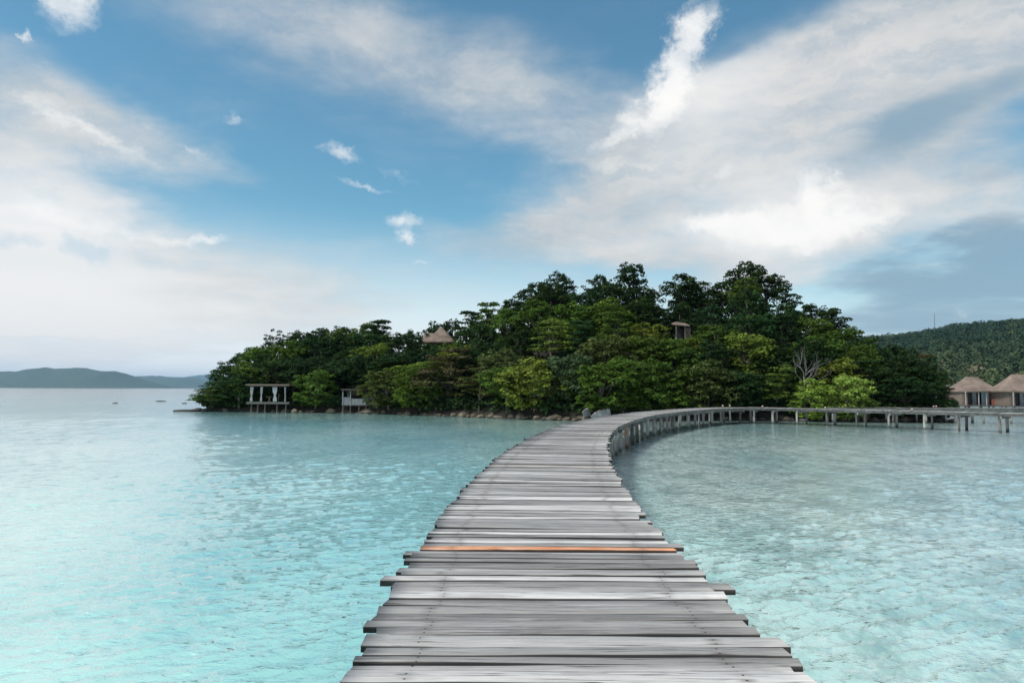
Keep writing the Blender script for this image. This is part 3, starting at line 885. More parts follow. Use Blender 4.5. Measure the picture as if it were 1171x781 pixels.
MARKS = [(246, 'at the island\'s left tip'), (268, 'just right of the left tip'), (290, 'behind the pavilion\'s left curtain'), (312, 'behind the curtained pavilion'), (336, 'at the pavilion\'s right corner'), (362, 'between pavilion and grey shed'), (388, 'just left of the grey shed'),
         (414, 'behind the grey shed'), (440, 'just right of the grey shed'), (466, 'left of the hilltop thatched roof'), (492, 'under the hilltop thatched roof'), (518, 'under the thatched roof\'s right slope'), (544, 'right of the thatched roof'), (572, 'left of the yellow-green shore tree'),
         (600, 'over the yellow-green shore tree'), (628, 'over the biggest shoreline rocks'), (656, 'left of the tilted grey slab'), (684, 'over the tilted grey slab'), (708, 'left of the left summit'), (732, 'below the left summit'), (758, 'in the dip between summits'), (782, 'by the hillside cabin'),
         (806, 'right of the hillside cabin'), (832, 'left of the right summit'), (860, 'below the right summit'), (888, 'right of the right summit'), (914, 'left of the bare grey tree'), (940, 'behind the left lime-green bush'), (966, 'behind the right lime-green bush'), (992, 'just right of the lime-green bushes'),
         (1018, 'near the right end'), (1046, 'at the start of the right end'), (1066, 'by the right end'), (2000, 'at the island\'s right tip')]
def mark(px):
    for lim, w in MARKS:
        if px <= lim: return w
def row_name(t):
    return min(ROWS, key=lambda q: abs(q[0] - t))[1]
def finish_labels():
    cells = {}
    for rec in TREES:
        e, px, t, kind, tint, lab = rec
        if lab: e['label'] = lab; continue
        cells.setdefault((row_name(t), mark(px)), []).append(rec)
    for (rn, mk), recs in cells.items():
        seen = {}
        recs.sort(key=lambda q: q[1])
        for e, px, t, kind, tint, _ in recs:
            e['label'] = f'{LOOK[tint]} {SHAPE[kind]} {rn}, {mk}'
            seen.setdefault(e['label'], []).append(e)
        for lab, es in seen.items():
            if len(es) > 1:
                for i, e in enumerate(es):
                    e['label'] = lab + (', left one' if i == 0 else ', right one' if i == len(es) - 1 else ', middle one')
    for e, *_ in TREES: e['group'] = 'trees covering the island'
finish_labels()

# low growth between the trunks
def undergrowth():
    r = np.random.default_rng(21)
    cs, rs = [], []
    for _ in range(2600):
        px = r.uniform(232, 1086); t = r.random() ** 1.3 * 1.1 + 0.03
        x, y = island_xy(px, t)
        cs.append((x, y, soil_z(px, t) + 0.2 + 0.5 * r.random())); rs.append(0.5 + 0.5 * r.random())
    for _ in range(620):
        px = r.uniform(236, 1080); t = r.uniform(0.0, 0.07)
        if 278 < px < 336 or 386 < px < 434: continue
        x, y = island_xy(px, t)
        cs.append((x, y, soil_z(px, t) + 0.25 + 0.5 * r.random())); rs.append(0.45 + 0.4 * r.random())
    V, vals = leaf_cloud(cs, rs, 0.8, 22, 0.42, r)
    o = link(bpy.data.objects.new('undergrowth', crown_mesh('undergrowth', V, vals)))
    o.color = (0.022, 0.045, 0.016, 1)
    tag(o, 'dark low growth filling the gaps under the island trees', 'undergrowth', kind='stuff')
undergrowth()

# palm on the left skyline
def palm():
    p = at(337, 379, shore(337) + wide(337) * 0.95)
    b0 = 4.2
    t = thing('palm_tree', 'small spiky palm poking above the skyline over the curtained pavilion', 'palm', (p.x, p.y, p.z - b0), 0)
    b = MB(); b.tube([(0, 0, -1), (0.05, 0, 1.6), (0.12, 0, b0 - 0.9)], [0.15, 0.11, 0.09], 8); b.build('trunk', M['bark'], t, True)
    r = random.Random(4)
    Vs = []
    for i in range(26):
        a = i * 2.399; elv = r.uniform(0.1, 1.35)
        d = Vector((math.cos(a) * math.cos(elv), math.sin(a) * math.cos(elv), math.sin(elv)))
        L = r.uniform(1.1, 1.7); base = Vector((0.12, 0, b0 - 1.0)); side = d.cross(Vector((0, 0, 1))).normalized()
        prev = base
        for sgm in range(6):
            f0 = (sgm + 1) / 6
            cur = base + d * L * f0 - Vector((0, 0, 0.45 * f0 * f0 * L * math.cos(elv)))
            w = 0.10 * (1 - f0 * 0.8)
            for sd_ in (1, -1):
                tip = cur + side * sd_ * (0.34 * (1 - f0 * .7)) + d * 0.16 - Vector((0, 0, 0.08))
                Vs += [prev, prev.lerp(cur, 0.5) + side * sd_ * w, tip, cur]
            prev = cur
    V = np.array([tuple(v) for v in Vs])
    c_ = link(bpy.data.objects.new('fronds', crown_mesh('fronds', V, np.random.default_rng(2).random(len(V) // 4) * 0.6)), t)
    c_.color = (0.025, 0.05, 0.022, 1)
palm()

# leafless grey tree
def dead_tree():
    D = shore(920) + 0.6
    t = thing('dead_tree', 'leafless grey tree with bare spreading branches above the lime-green bushes', 'tree', ((918 - 585.5) / F * D, D - 0.4, 0.6), 0)
    r = random.Random(9)
    b = MB()
    def grow(p, d, L, rad, n):
        q = p + d * L * 0.5 + Vector((r.uniform(-.1, .1), r.uniform(-.1, .1), 0.05)) * L
        e = p + d * L
        b.tube([p, q, e], [rad, rad * .8, rad * .55], 5, False)
        if n == 0: return
        for _ in range(3 if n > 2 else 2):
            nd = (d + Vector((r.uniform(-1, 1), r.uniform(-.7, .7), r.uniform(-0.15, 0.55))) * 0.85).normalized()
            grow(e if r.random() < .6 else q, nd, L * r.uniform(.6, .85), rad * .55, n - 1)
    b.tube([(0, 0, -.6), (-.05, 0, 2.2), (-.1, 0, 3.8)], [.11, .09, .06], 6)
    for a in ((-0.7, 0, .8), (0.6, -.1, .9), (0.95, 0, .55), (-.3, 0, 1), (.25, .1, 1), (1.0, -.2, .8)):
        grow(Vector((-0.08, 0, r.uniform(2.6, 3.8))), Vector(a).normalized(), r.uniform(1.0, 1.5), .05, 3)
    b.build('trunk', M['pale_bark'], t, True)
dead_tree()

# ------------------------------------------------------------------ rocks
def rock_mesh(seed, flat=0.7):
    import bmesh
    bm = bmesh.new()
    bmesh.ops.create_icosphere(bm, subdivisions=3, radius=1.0)
    r = random.Random(seed)
    planes = [(Vector((r.gauss(0, 1), r.gauss(0, 1), r.gauss(0, 1))).normalized(), r.uniform(0.62, 0.92)) for _ in range(9)]
    for v in bm.verts:
        for n, d in planes:
            q = v.co.dot(n)
            if q > d: v.co -= n * (q - d) * 0.9
        v.co *= 1 + 0.10 * mnoise.noise(v.co * 2.2 + Vector((seed, 0, 0)))
        v.co.z *= flat
    me = bpy.data.meshes.new('rock'); bm.to_mesh(me); bm.free()
    me.polygons.foreach_set('use_smooth', [True] * len(me.polygons))
    me.materials.append(M['rock'])
    return me
ROCKS = [rock_mesh(i, 0.55 + 0.05 * i) for i in range(8)]
RC = {'tan': (0.105, 0.088, 0.064), 'grey': (0.062, 0.060, 0.057), 'brown': (0.075, 0.058, 0.042), 'black': (0.035, 0.034, 0.034)}
SHORE_MARKS = [(250, 'below the island\'s left tip'), (282, 'just left of the curtained pavilion'), (306, 'under the pavilion\'s left half'), (332, 'under the pavilion\'s right half'), (362, 'right of the curtained pavilion'), (390, 'left of the grey shed'), (412, 'under the grey shed\'s left half'),
               (432, 'under the grey shed\'s right half'), (462, 'right of the grey shed'), (495, 'below the grey-olive tree'), (530, 'below the brownish spreading tree'), (565, 'right of the brownish spreading tree'), (592, 'below the yellow-green tree\'s left side'), (615, 'below the yellow-green tree'),
               (640, 'where the shore meets the boardwalk'), (675, 'behind the boardwalk\'s left edge'), (720, 'beside the tilted grey slab'), (780, 'behind the boardwalk\'s first curve posts'), (840, 'behind the boardwalk\'s far bend'), (900, 'under the boardwalk\'s far bend'), (960, 'below the lime-green bushes'), (1020, 'right of the lime-green bushes'), (2000, 'at the island\'s right tip')]
rr_ = random.Random(12)
rock_recs = []
px = 226.0
while px < 1090:
    big = 1.1 if 592 < px < 690 else 1.0
    for rep in range(2 if 560 < px < 700 or rr_.random() < 0.35 else 1):
        s = rr_.uniform(0.22, 0.55) * big * (1.25 if rr_.random() < .15 else 1)
        D = shore(px) - rr_.uniform(-0.3, 1.0) + (0.9 if rep else 0)
        col = rr_.choice(['tan', 'grey', 'brown', 'tan'] if px > 280 else ['black', 'brown', 'grey'])
        x = (px + rr_.uniform(-3, 3) - 585.5) / F * D
        o = bpy.data.objects.new('rock', ROCKS[rr_.randrange(8)])
        o.location = (x, D, s * rr_.uniform(0.05, 0.35)); o.scale = (s * rr_.uniform(.9, 1.5), s * rr_.uniform(.8, 1.2), s * rr_.uniform(.8, 1.1)); o.rotation_euler = (rr_.uniform(-.3, .3), rr_.uniform(-.3, .3), rr_.uniform(0, 6.28))
        q = rr_.uniform(.75, 1.2); o.color = tuple(v * q for v in RC[col]) + (1,)
        link(o); rock_recs.append((o, px, s, col))
    px += rr_.uniform(5.5, 9.0) * (0.9 if 560 < px < 700 else 1)
cells = {}
for rec in rock_recs:
    mk = next(w for lim, w in SHORE_MARKS if rec[1] <= lim)
    cells.setdefault(mk, []).append(rec)
for mk, recs in cells.items():
    recs.sort(key=lambda q: -q[2])
    for i, (o, px, s, col) in enumerate(recs):
        nm = {'tan': 'tan', 'grey': 'grey', 'brown': 'brown', 'black': 'blackish'}[col]
        if i == 0: tag(o, f'largest {nm} boulder on the shore {mk}', 'rock', 'rocks along the island shore')
        elif i == 1: tag(o, f'second largest boulder, {nm}, on the shore {mk}', 'rock', 'rocks along the island shore')
        else: tag(o, f'smaller {nm} rock in the shoreline jumble {mk}', 'rock', f'smaller {nm} rocks {mk}')
def single_rock(px, py, size, col, lab, mesh, rot=(0, 0, 0), D=None, z=None):
    p = ground(px, py) if D is None else at(px, py, D)
    o = bpy.data.objects.new('rock', ROCKS[mesh]); link(o)
    o.location = (p.x, p.y, size[2] * 0.15 if z is None else z); o.scale = size; o.rotation_euler = rot; o.color = tuple(RC[col]) + (1,)
    return tag(o, lab, 'rock')
single_rock(213, 470.5, (1.9, .8, .34), 'black', 'long low black reef rock lying off the island\'s left tip', 2)
single_rock(226, 469.6, (1.0, .7, .33), 'black', 'short black reef rock between the long reef and the island\'s left tip', 4)
single_rock(184, 459.0, (1.2, .7, .26), 'black', 'small dark rock awash in open water left of the island', 1)
single_rock(211, 461.4, (.55, .4, .2), 'black', 'tiny dark rock awash just left of the island tip', 3)
single_rock(132, 461.3, (.6, .4, .2), 'black', 'tiny dark rock awash farthest out to the left', 5)
# tilted slabs beside the boardwalk
def slab(px0, py0, px1, py1, D, hgt, lab, rid, deep=1.6):
    a, c_ = at(px0, py0, D), at(px1, py1, D + 0.8)
    o = bpy.data.objects.new('rock', None)
    b = MB()
    n = 9
    top = []; bot = []
    for i in range(n):
        f = i / (n - 1)
        p = a.lerp(c_, f); p.z = a.z + (c_.z - a.z) * (math.sin(f * math.pi / 2) ** 0.9)
        w = 0.35 + 0.65 * math.sin(min(1, f * 1.6 + .15) * math.pi / 2)
        for sgn, lst in ((0, top), (1, bot)):
            lst.append((p + Vector((0, 0.05 * i, -0.02 * i)), p + Vector((0.15, deep * w, 0.10)), p + Vector((0.25, 0.35, -hgt * (0.55 + 0.5 * f))), p + Vector((0.3, deep * w + .1, -hgt))))
    vs = []
    for q in top: vs += [q[0], q[1], q[3], q[2]]
    fs = []
    for i in range(n - 1):
        for j in range(4):
            j2 = (j + 1) % 4
            fs.append((i * 4 + j, i * 4 + j2, (i + 1) * 4 + j2, (i + 1) * 4 + j))
    fs += [(3, 2, 1, 0), tuple((n - 1) * 4 + j for j in range(4))]
    b.add(vs, fs)
    o = b.build('rock', M['rock'])
    o.color = (0.36, 0.355, 0.36, 1)
    bv = o.modifiers.new('bevel', 'BEVEL'); bv.width = 0.05; bv.segments = 2
    return tag(o, lab, 'rock')
slab(676, 476, 698, 465.5, 66.0, 1.3, 'large tilted grey slab of rock beside the boardwalk with a dark sheer face', 1)
slab(665, 471.5, 674.5, 466, 66.3, 0.9, 'smaller purplish slab of rock left of the large tilted slab', 2, 1.0)

# ------------------------------------------------------------------ boardwalk
DECK = 1.4
CTRL = [(0.40, -3), (0.37, 2), (0.37, 7.5), (0.58, 12), (1.02, 17), (1.85, 23), (3.1, 29.6), (5.0, 36.6), (7.5, 44), (10.7, 51), (14.4, 57.6), (18.0, 62.4), (21.0, 64.6), (24.0, 63.9), (27.0, 61.0), (31.0, 56.7), (35.4, 51.9), (40.0, 46.6)]
def catmull(P, per=24):
    out = []
    P = [Vector(p) for p in P]
    P = [P[0] * 2 - P[1]] + P + [P[-1] * 2 - P[-2]]
    for i in range(1, len(P) - 2):
        for q in range(per):
            t = q / per
            a, b, c_, d = P[i - 1], P[i], P[i + 1], P[i + 2]
            out.append(0.5 * ((2 * b) + (c_ - a) * t + (2 * a - 5 * b + 4 * c_ - d) * t * t + (3 * b - a - 3 * c_ + d) * t ** 3))
    out.append(P[-2])
    return out
class Path:
    def __init__(s, ctrl):
        s.p = catmull(ctrl); s.s = [0.0]
        for a, b in zip(s.p, s.p[1:]): s.s.append(s.s[-1] + (b - a).length)
        s.len = s.s[-1]
        s.px = np.array([q.x for q in s.p]); s.py = np.array([q.y for q in s.p])
    def at(s, d):
        return Vector((float(np.interp(d, s.s, s.px)), float(np.interp(d, s.s, s.py))))
    def tan(s, d):
        return (s.at(min(s.len, d + .15)) - s.at(max(0, d - .15))).normalized()
WIDTH = 2.58
PLK = []
EDGE_SHADE = []
def plank_verts(L, w, th, r, nseg, rough=1.0):
    """A weathered board along local x: wavering edges, eased arrises, a little warp."""
    xs = np.linspace(-L / 2, L / 2, nseg + 1)
    ph = r.random(6) * 6.28
    we = 0.006 * rough
    e0 = -w / 2 + we * np.sin(xs * 2.1 + ph[0]) + we * .6 * np.sin(xs * 6.7 + ph[1])
    e1 = w / 2 + we * np.sin(xs * 1.7 + ph[2]) + we * .6 * np.sin(xs * 5.9 + ph[3])
    zt = 0.004 * rough * np.sin(xs * 1.3 + ph[4])
    tw = 0.006 * rough * (r.random() - 0.5) * xs
    sk0, sk1 = r.normal() * 0.006, r.normal() * 0.006
    V = []; ch = 0.0022
    for i, x in enumerate(xs):
        dx0 = sk0 if i == 0 else sk1 if i == nseg else 0
        for y, z in ((e0[i], -th), (e0[i], -ch), (e0[i] + ch, 0), (e1[i] - ch, 0), (e1[i], -ch), (e1[i], -th)):
            V.append((x + dx0 * (1 if y > 0 else -1), y, z + zt[i] + tw[i] * (1 if y > 0 else -1)))
    Fq = []
    for i in range(nseg):
        for j in range(6):
            j2 = (j + 1) % 6
            Fq.append((i * 6 + j, (i + 1) * 6 + j, (i + 1) * 6 + j2, i * 6 + j2))
    Fq = [f[::-1] for f in Fq]
    caps = [(0, 1, 2, 3), (0, 3, 4, 5)]
    Fq += caps
    o = nseg * 6
    Fq += [tuple(o + q for q in reversed(f)) for f in caps]
    EDGE_SHADE.clear(); EDGE_SHADE.extend([0.92, 0.35, 0, 0.35, 0.92, 0.95] * nseg + [0.6] * 4)
    return np.array(V), np.array(Fq)
def boardwalk():
    path = Path(CTRL)
    bw = thing('boardwalk', 'weathered grey plank boardwalk on posts curving over the sea to the island', 'boardwalk', (0, 0, 0))
    r = np.random.default_rng(17)
    s = 5.0                                              # first boards lie under the camera
    # features seen in the photograph, by distance
    feat = {6.09: ('pale', -0.17, 0.0), 7.22: ('orange', 0, 0), 7.44: ('pale', 0, 0), 5.58: ('pale', 0, 0), 4.05: ('pale', 0, .03), 5.82: ('grey', 0, 0.17), 9.4: ('pale', -.04, 0), 14.7: ('warm', 0, 0), 4.58: ('grey', 0, 0.10), 6.62: ('grey', -.06, 0.05), 12.3: ('pale', 0, 0), 10.6: ('pale', 0, 0), 17.2: ('pale', 0, 0)}
    recs = []
    while s < path.len - 0.2:
        w = float(np.clip(r.normal(0.155, 0.022), 0.10, 0.20))
        recs.append([s + w / 2, w]); s += w + float(np.clip(r.normal(0.012, 0.007), 0.004, 0.035))
    used = {}
    for d, ft in feat.items():
        best = min(range(len(recs)), key=lambda i: abs(path.at(recs[i][0]).y - d))
        used[best] = ft
    bigV, bigF, bt, bw_, bs, buv, bg_ = [], [], [], [], [], [], []
    nb = 0; off = 0
    for i, (sc_, w) in enumerate(recs):
        p = path.at(sc_); tn = path.tan(sc_)
        a0 = r.normal() * 0.032; a1 = r.normal() * 0.032
        if r.random() < 0.10: a0 -= r.random() * 0.10
        if r.random() < 0.10: a1 += r.random() * 0.10
        style = 'grey'
        if r.random() < 0.15: style = 'pale'
        if i in used:
            style, j0, j1 = used[i]; a0 = j0 + a0 * .3; a1 = j1 + a1 * .3
        L = WIDTH + a1 - a0
        ctr = p + Vector((tn.y, -tn.x)) * ((a0 + a1) / 2)
        ang_ = math.atan2(-tn.x, tn.y) + r.normal() * 0.006
        z = DECK + r.normal() * 0.006
        if i in used and style != 'grey': z = DECK + 0.006
        tint = float(np.clip(r.normal(0.27, 0.17), 0.0, 0.75)) if style != 'pale' else float(r.uniform(0.78, 1.0))
        warm = 1.0 if style == 'orange' else 0.22 if style == 'warm' else 0.0
        if style == 'warm': tint = 0.8
        seed = float(r.random())
        near = p.y > 3.0 and nb < 100
        nseg = 16 if near else 4 if p.y < 40 else 2
        V, Fq = plank_verts(L, w * (0.85 if style == 'orange' else 1), 0.042 if style != 'pale' else 0.05, r, nseg)
        uvw = V[Fq.ravel()][:, :2] + np.array([(a0 + a1) / 2, 0])
        uv_side = V[Fq.ravel()][:, 2] * 1.0
        uvw[:, 1] += uv_side
        if near:
            me = np_mesh('plank', V, Fq, M['wood'], False, {'tint': ('FACE', np.full(len(Fq), tint)), 'warm': ('FACE', np.full(len(Fq), warm)), 'edge_shade': ('FACE', np.array(EDGE_SHADE)), 'seed': ('FACE', np.full(len(Fq), seed))}, uvw)
            o = link(bpy.data.objects.new('plank', me), bw)
            o.location = (ctr.x, ctr.y, z); o.rotation_euler = (r.normal() * 0.012, r.normal() * 0.0015, ang_)
            nb += 1
            if style == 'orange': o['label'] = 'narrow orange unweathered plank'
            elif i in used and used[i][1] < -0.14: o['label'] = 'pale plank sticking out past the left edge'
            elif style == 'warm': o['label'] = 'pale plank with a faint orange tinge'
        else:
            ca, sa = math.cos(ang_), math.sin(ang_)
            VV = np.stack([V[:, 0] * ca - V[:, 1] * sa + ctr.x, V[:, 0] * sa + V[:, 1] * ca + ctr.y, V[:, 2] + z], -1)
            bigV.append(VV); bigF.append(Fq + off); off += len(V)
            bt.append(np.full(len(Fq), tint)); bw_.append(np.full(len(Fq), warm)); bs.append(np.full(len(Fq), seed)); buv.append(uvw); bg_.append(np.array(EDGE_SHADE))
    me = np_mesh('planking', np.concatenate(bigV), np.concatenate(bigF), M['wood'], False, {'tint': ('FACE', np.concatenate(bt)), 'warm': ('FACE', np.concatenate(bw_)), 'edge_shade': ('FACE', np.concatenate(bg_)), 'seed': ('FACE', np.concatenate(bs))}, np.concatenate(buv))
    o = link(bpy.data.objects.new('planking', me), bw); o['kind'] = 'stuff'
    beams(path, bw, 1.05, DECK - 0.055, 0.16)
    posts(path, bw, 6.0, path.len, 2.0, 0.98, 0.095)
    return path
def sweep(path, off, zt, hgt, wdt, name, parent, s0=4.0):
    b = MB(); vs = []; fs = []
    n = int(path.len / 0.7)
    for i in range(n + 1):
        d = s0 + (path.len - s0) * i / n
        p = path.at(d); tn = path.tan(d); nr = Vector((tn.y, -tn.x))
        for o, z in ((off - wdt / 2, zt - hgt), (off + wdt / 2, zt - hgt), (off + wdt / 2, zt), (off - wdt / 2, zt)):
            q = p + nr * o; vs.append((q.x, q.y, z))
    for i in range(n):
        for j in range(4):
            j2 = (j + 1) % 4
            fs.append((i * 4 + j, (i + 1) * 4 + j, (i + 1) * 4 + j2, i * 4 + j2))
    fs += [(0, 1, 2, 3), tuple(n * 4 + j for j in (3, 2, 1, 0))]
    b.add(vs, fs)
    return b.build(name, M['beam'], parent)
def beams(path, parent, off, zt, hgt):
    for o in (-off, 0.0, off):
        sweep(path, o, zt, hgt, 0.08, 'joist', parent)
def post_mesh(name, H, rad, seed, mat):
    r = random.Random(seed)
    b = MB()
    lx, ly = r.uniform(-.04, .04), r.uniform(-.04, .04)
    b.tube([(-lx, -ly, -H), (-lx * .3, 0, -H * .5), (0, 0, -0.02), (0, 0, 0)], [rad * 1.06, rad * r.uniform(.95, 1.05), rad, rad * .9], 10)
    me = b.mesh(name, mat, False)
    return me
def posts(path, parent, s0, s1, step, half, rad, z=DECK, cross=True):
    d = s0; i = 0
    pm = [post_mesh('post', z + 1.3, rad, q, M['post']) for q in range(5)]
    rust = post_mesh('post', z + 1.3, rad, 9, M['rust_post'])
    r = random.Random(31)
    done_rust = False
    while d < s1 - 0.3:
        p = path.at(d); tn = path.tan(d); nr = Vector((tn.y, -tn.x))
        for sgn in (-1, 1):
            q = p + nr * half * sgn + tn * r.uniform(-.06, .06)
            use = pm[r.randrange(5)]
            o = None
            if cross and not done_rust and sgn == 1 and p.y > 36:
                use = rust; done_rust = True
                o = link(bpy.data.objects.new('post', use), parent); o['label'] = 'post with a rust-orange stain'
            if o is None: o = link(bpy.data.objects.new('post', use), parent)
            o.location = (q.x, q.y, z - 0.22); o.rotation_euler = (r.uniform(-.04, .04), r.uniform(-.04, .04), r.uniform(0, 6.28))
            sx = r.uniform(.72, 1.22); o.scale = (sx, sx, 1)
        if cross:
            b = MB(); b.box((0, 0, 0), (half * 2 + 0.42 + r.uniform(-.1, .15), 0.09, 0.15), bev=.01)
            o = b.build('crossbeam', M['beam'], parent)
            q = p + tn * (rad + 0.06)
            o.location = (q.x, q.y, z - 0.30); o.rotation_euler = (0, r.uniform(-.01, .01), math.atan2(nr.y, nr.x))
        d += (step if p.x < 23 or not cross else 2.45) + r.uniform(-.15, .15); i += 1
main_path = boardwalk()

# second boardwalk, behind, leading along to the huts
def second_walk():
    path = Path([(29.5, 67.4), (34, 66.6), (40, 66.2), (48, 66.2), (60, 66.5), (76, 68)])
    t = thing('boardwalk', 'second, straighter boardwalk behind the first, leading to the thatched huts', 'boardwalk', (0, 0, 0))
    r = np.random.default_rng(5)
    s = 0.1; Vs = []; Fs = []; off = 0; at_ = []; ss = []; uvs = []; gs = []
    while s < path.len - .2:
        w = 0.16
        p = path.at(s + w / 2); tn = path.tan(s + w / 2)
        V, Fq = plank_verts(2.2 + r.normal() * .08, w, 0.045, r, 2)
        an = math.atan2(-tn.x, tn.y); ca, sa = math.cos(an), math.sin(an)
        Vs.append(np.stack([V[:, 0] * ca - V[:, 1] * sa + p.x, V[:, 0] * sa + V[:, 1] * ca + p.y, V[:, 2] + DECK + r.normal() * .006], -1)); Fs.append(Fq + off); off += len(V)
        at_.append(np.full(len(Fq), np.clip(r.normal(.2, .15), 0, .9))); gs.append(np.array(EDGE_SHADE)); ss.append(np.full(len(Fq), r.random())); uvs.append(V[Fq.ravel()][:, :2])
        s += w + .012
    a = np.concatenate(at_)
    me = np_mesh('planking', np.concatenate(Vs), np.concatenate(Fs), M['wood'], False, {'tint': ('FACE', a), 'warm': ('FACE', a * 0), 'edge_shade': ('FACE', np.concatenate(gs)), 'seed': ('FACE', np.concatenate(ss))}, np.concatenate(uvs))
    o = link(bpy.data.objects.new('planking', me), t); o['kind'] = 'stuff'
    for off_ in (-.85, .85): sweep(path, off_, DECK - .055, .2, .09, 'joist', t, 0.2)
    posts(path, t, 1.0, path.len, 2.7, .8, .10, cross=False)
second_walk()

# low round lamps along the deck edges
def lamp(px, D, label, z=DECK):
    p = at(px, 460, D)
    t = thing('deck_lamp', label, 'lamp', (p.x, p.y, z), 0, 'round lamps along the boardwalk edges')
    b = MB(); b.tube([(0, 0, 0), (0, 0, .03), (0, 0, .08)], [.07, .055, .045], 10); b.build('base', M['darkwood'], t)
    b = MB()
    pts = [(0, 0, .08 + .15 * q / 8) for q in range(9)]
    b.tube(pts, [max(.012, .085 * math.sin(math.pi * (0.12 + 0.88 * q / 8))) for q in range(9)], 12); b.build('globe', M['globe'], t, True)
def edge_pt(px, side):
    best = None
    for i in range(500):
        d = main_path.len * i / 499
        p = main_path.at(d); tn = main_path.tan(d); q = p + Vector((tn.y, -tn.x)) * side
        if q.y < 44: continue
        e = abs((q.x / q.y) * F + 585.5 - px)
        if best is None or e < best[0]: best = (e, q)
    return best[1]
def lamp_on(px, side, label):
    q = edge_pt(px, side)
    p0 = at(px, 460, q.y)
    lamp(px, q.y, label)
lamp_on(826.5, -1.05, 'round pinkish lamp on the bend, left of a close pair')
lamp_on(834.5, -1.05, 'round pale lamp on the bend, right of a close pair')
lamp_on(872, 1.05, 'round pale lamp on the near edge, before the straight run')
lamp_on(943.7, 1.05, 'round lamp on the deck edge under the lime-green bushes')
lamp_on(1042.5, 1.05, 'round pinkish lamp on the straight run, nearest the huts')
lamp(1067.5, 65.6, 'left of two round lamps on the second boardwalk')
lamp(1070.5, 66.4, 'right of two round lamps on the second boardwalk')

# ------------------------------------------------------------------ shore buildings
def pavilion():
    D = 86.8
    x0, x1 = hpx(285, D), hpx(330, D); xc = (x0 + x1) / 2; w = x1 - x0; dp = 3.2
    zf, zr = 1.28, 3.35
    t = thing('pavilion', 'open flat-roofed pavilion on stilts with tied white curtains', 'pavilion', (xc, D, 0))
    b = MB()
    b.box((0, dp / 2, zr + .08), (w + .55, dp + .6, .10), bev=.015); b.build('roof', M['tan'], t)
    b = MB()
    for y in (.05, dp - .05): b.box((0, y, zr - .06), (w + .2, .09, .15), bev=.01)
    b.build('roof_beam', M['darkwood'], t)
    b = MB()
    for i in range(20): b.box((0, .08 + i * (dp - .1) / 20 + .06, zf), (w + .35, (dp - .1) / 20 - .012, .05))
    b.box((0, -.0, zf - .10), (w + .4, .10, .24), bev=.01); b.box((0, dp, zf - .10), (w + .4, .10, .24), bev=.01)
    b.build('platform', M['floorwood'], t)
    xs = [-w / 2 + .35, -w / 2 + 1.55, w / 2 - 1.55, w / 2 - .3]
    for x in xs:
        b = MB(); b.box((x, .12, (zf + zr) / 2), (.10, .10, zr - zf - .1), bev=.01); b.build('post', M['darkwood'], t)
    for x in (xs[0], xs[3]):
        b = MB(); b.box((x, dp - .12, (zf + zr) / 2), (.10, .10, zr - zf - .1), bev=.01); b.build('post', M['darkwood'], t)
    for i, x in enumerate(xs):
        b = MB(); side = 1 if i in (0, 1) else -1
        vs = []; fs = []; n = 14; mrow = 12
        full = (.40, .30, .58, .16)[i]
        for a in range(mrow):
            f = a / (mrow - 1); z = zr - .16 - f * (zr - zf - .22)
            tie = math.exp(-((f - .58) / .16) ** 2)
            wd = full * (1 - .55 * tie) * (1 - .25 * f)
            for j in range(n):
                g = j / (n - 1) - .5
                vs.append((x + side * .03 + g * wd + .05 * side * (1 - f), -.02 - .05 * math.sin(j * 2.1 + i) * (1 - .3 * tie), z))
        for a in range(mrow - 1):
            for j in range(n - 1): fs.append((a * n + j, a * n + j + 1, (a + 1) * n + j + 1, (a + 1) * n + j))
        b.add(vs, fs)
        o = b.build('curtain', M['curtain'], t, True)
        sol = o.modifiers.new('cloth', 'SOLIDIFY'); sol.thickness = .02
    for x in (-w / 2 + .3, -w / 2 + 1.1, -w / 2 + 2.0, w / 2 - 1.4, w / 2 - .3):
        for y in (.25, dp - .3):
            b = MB(); b.tube([(x, y, -.6), (x + .02, y, zf - .2)], [.10, .09], 8); b.build('stilt', M['darkwood'], t)
    # furniture standing inside
    f = thing('round_table', 'small tan round table inside the curtained pavilion', 'table', (xc - .18, D + 1.0, zf + .03))
    b = MB(); b.tube([(0, 0, .60), (0, 0, .66)], .42, 20); b.build('tabletop', M['tan'], f)
    b = MB(); b.tube([(0, 0, 0), (0, 0, .05), (0, 0, .3), (0, 0, .6)], [.26, .16, .09, .12], 12); b.build('leg', M['tan'], f)
    c_ = thing('chair', 'tan slatted chair beside the table inside the curtained pavilion', 'chair', (xc + .68, D + 1.1, zf + .03), .5)
    b = MB(); b.box((0, 0, .42), (.5, .5, .06), bev=.01); b.build('seat', M['tan'], c_)
    b = MB()
    for q in range(4): b.box((.25, -.18 + q * .12, .70), (.03, .07, .5), ry=.15)
    b.box((.28, 0, .94), (.04, .5, .07), ry=.15); b.build('backrest', M['tan'], c_)
    for sx in (-.2, .2):
        for sy in (-.2, .2):
            b = MB(); b.box((sx, sy, .195), (.05, .05, .39)); b.build('leg', M['tan'], c_)
pavilion()
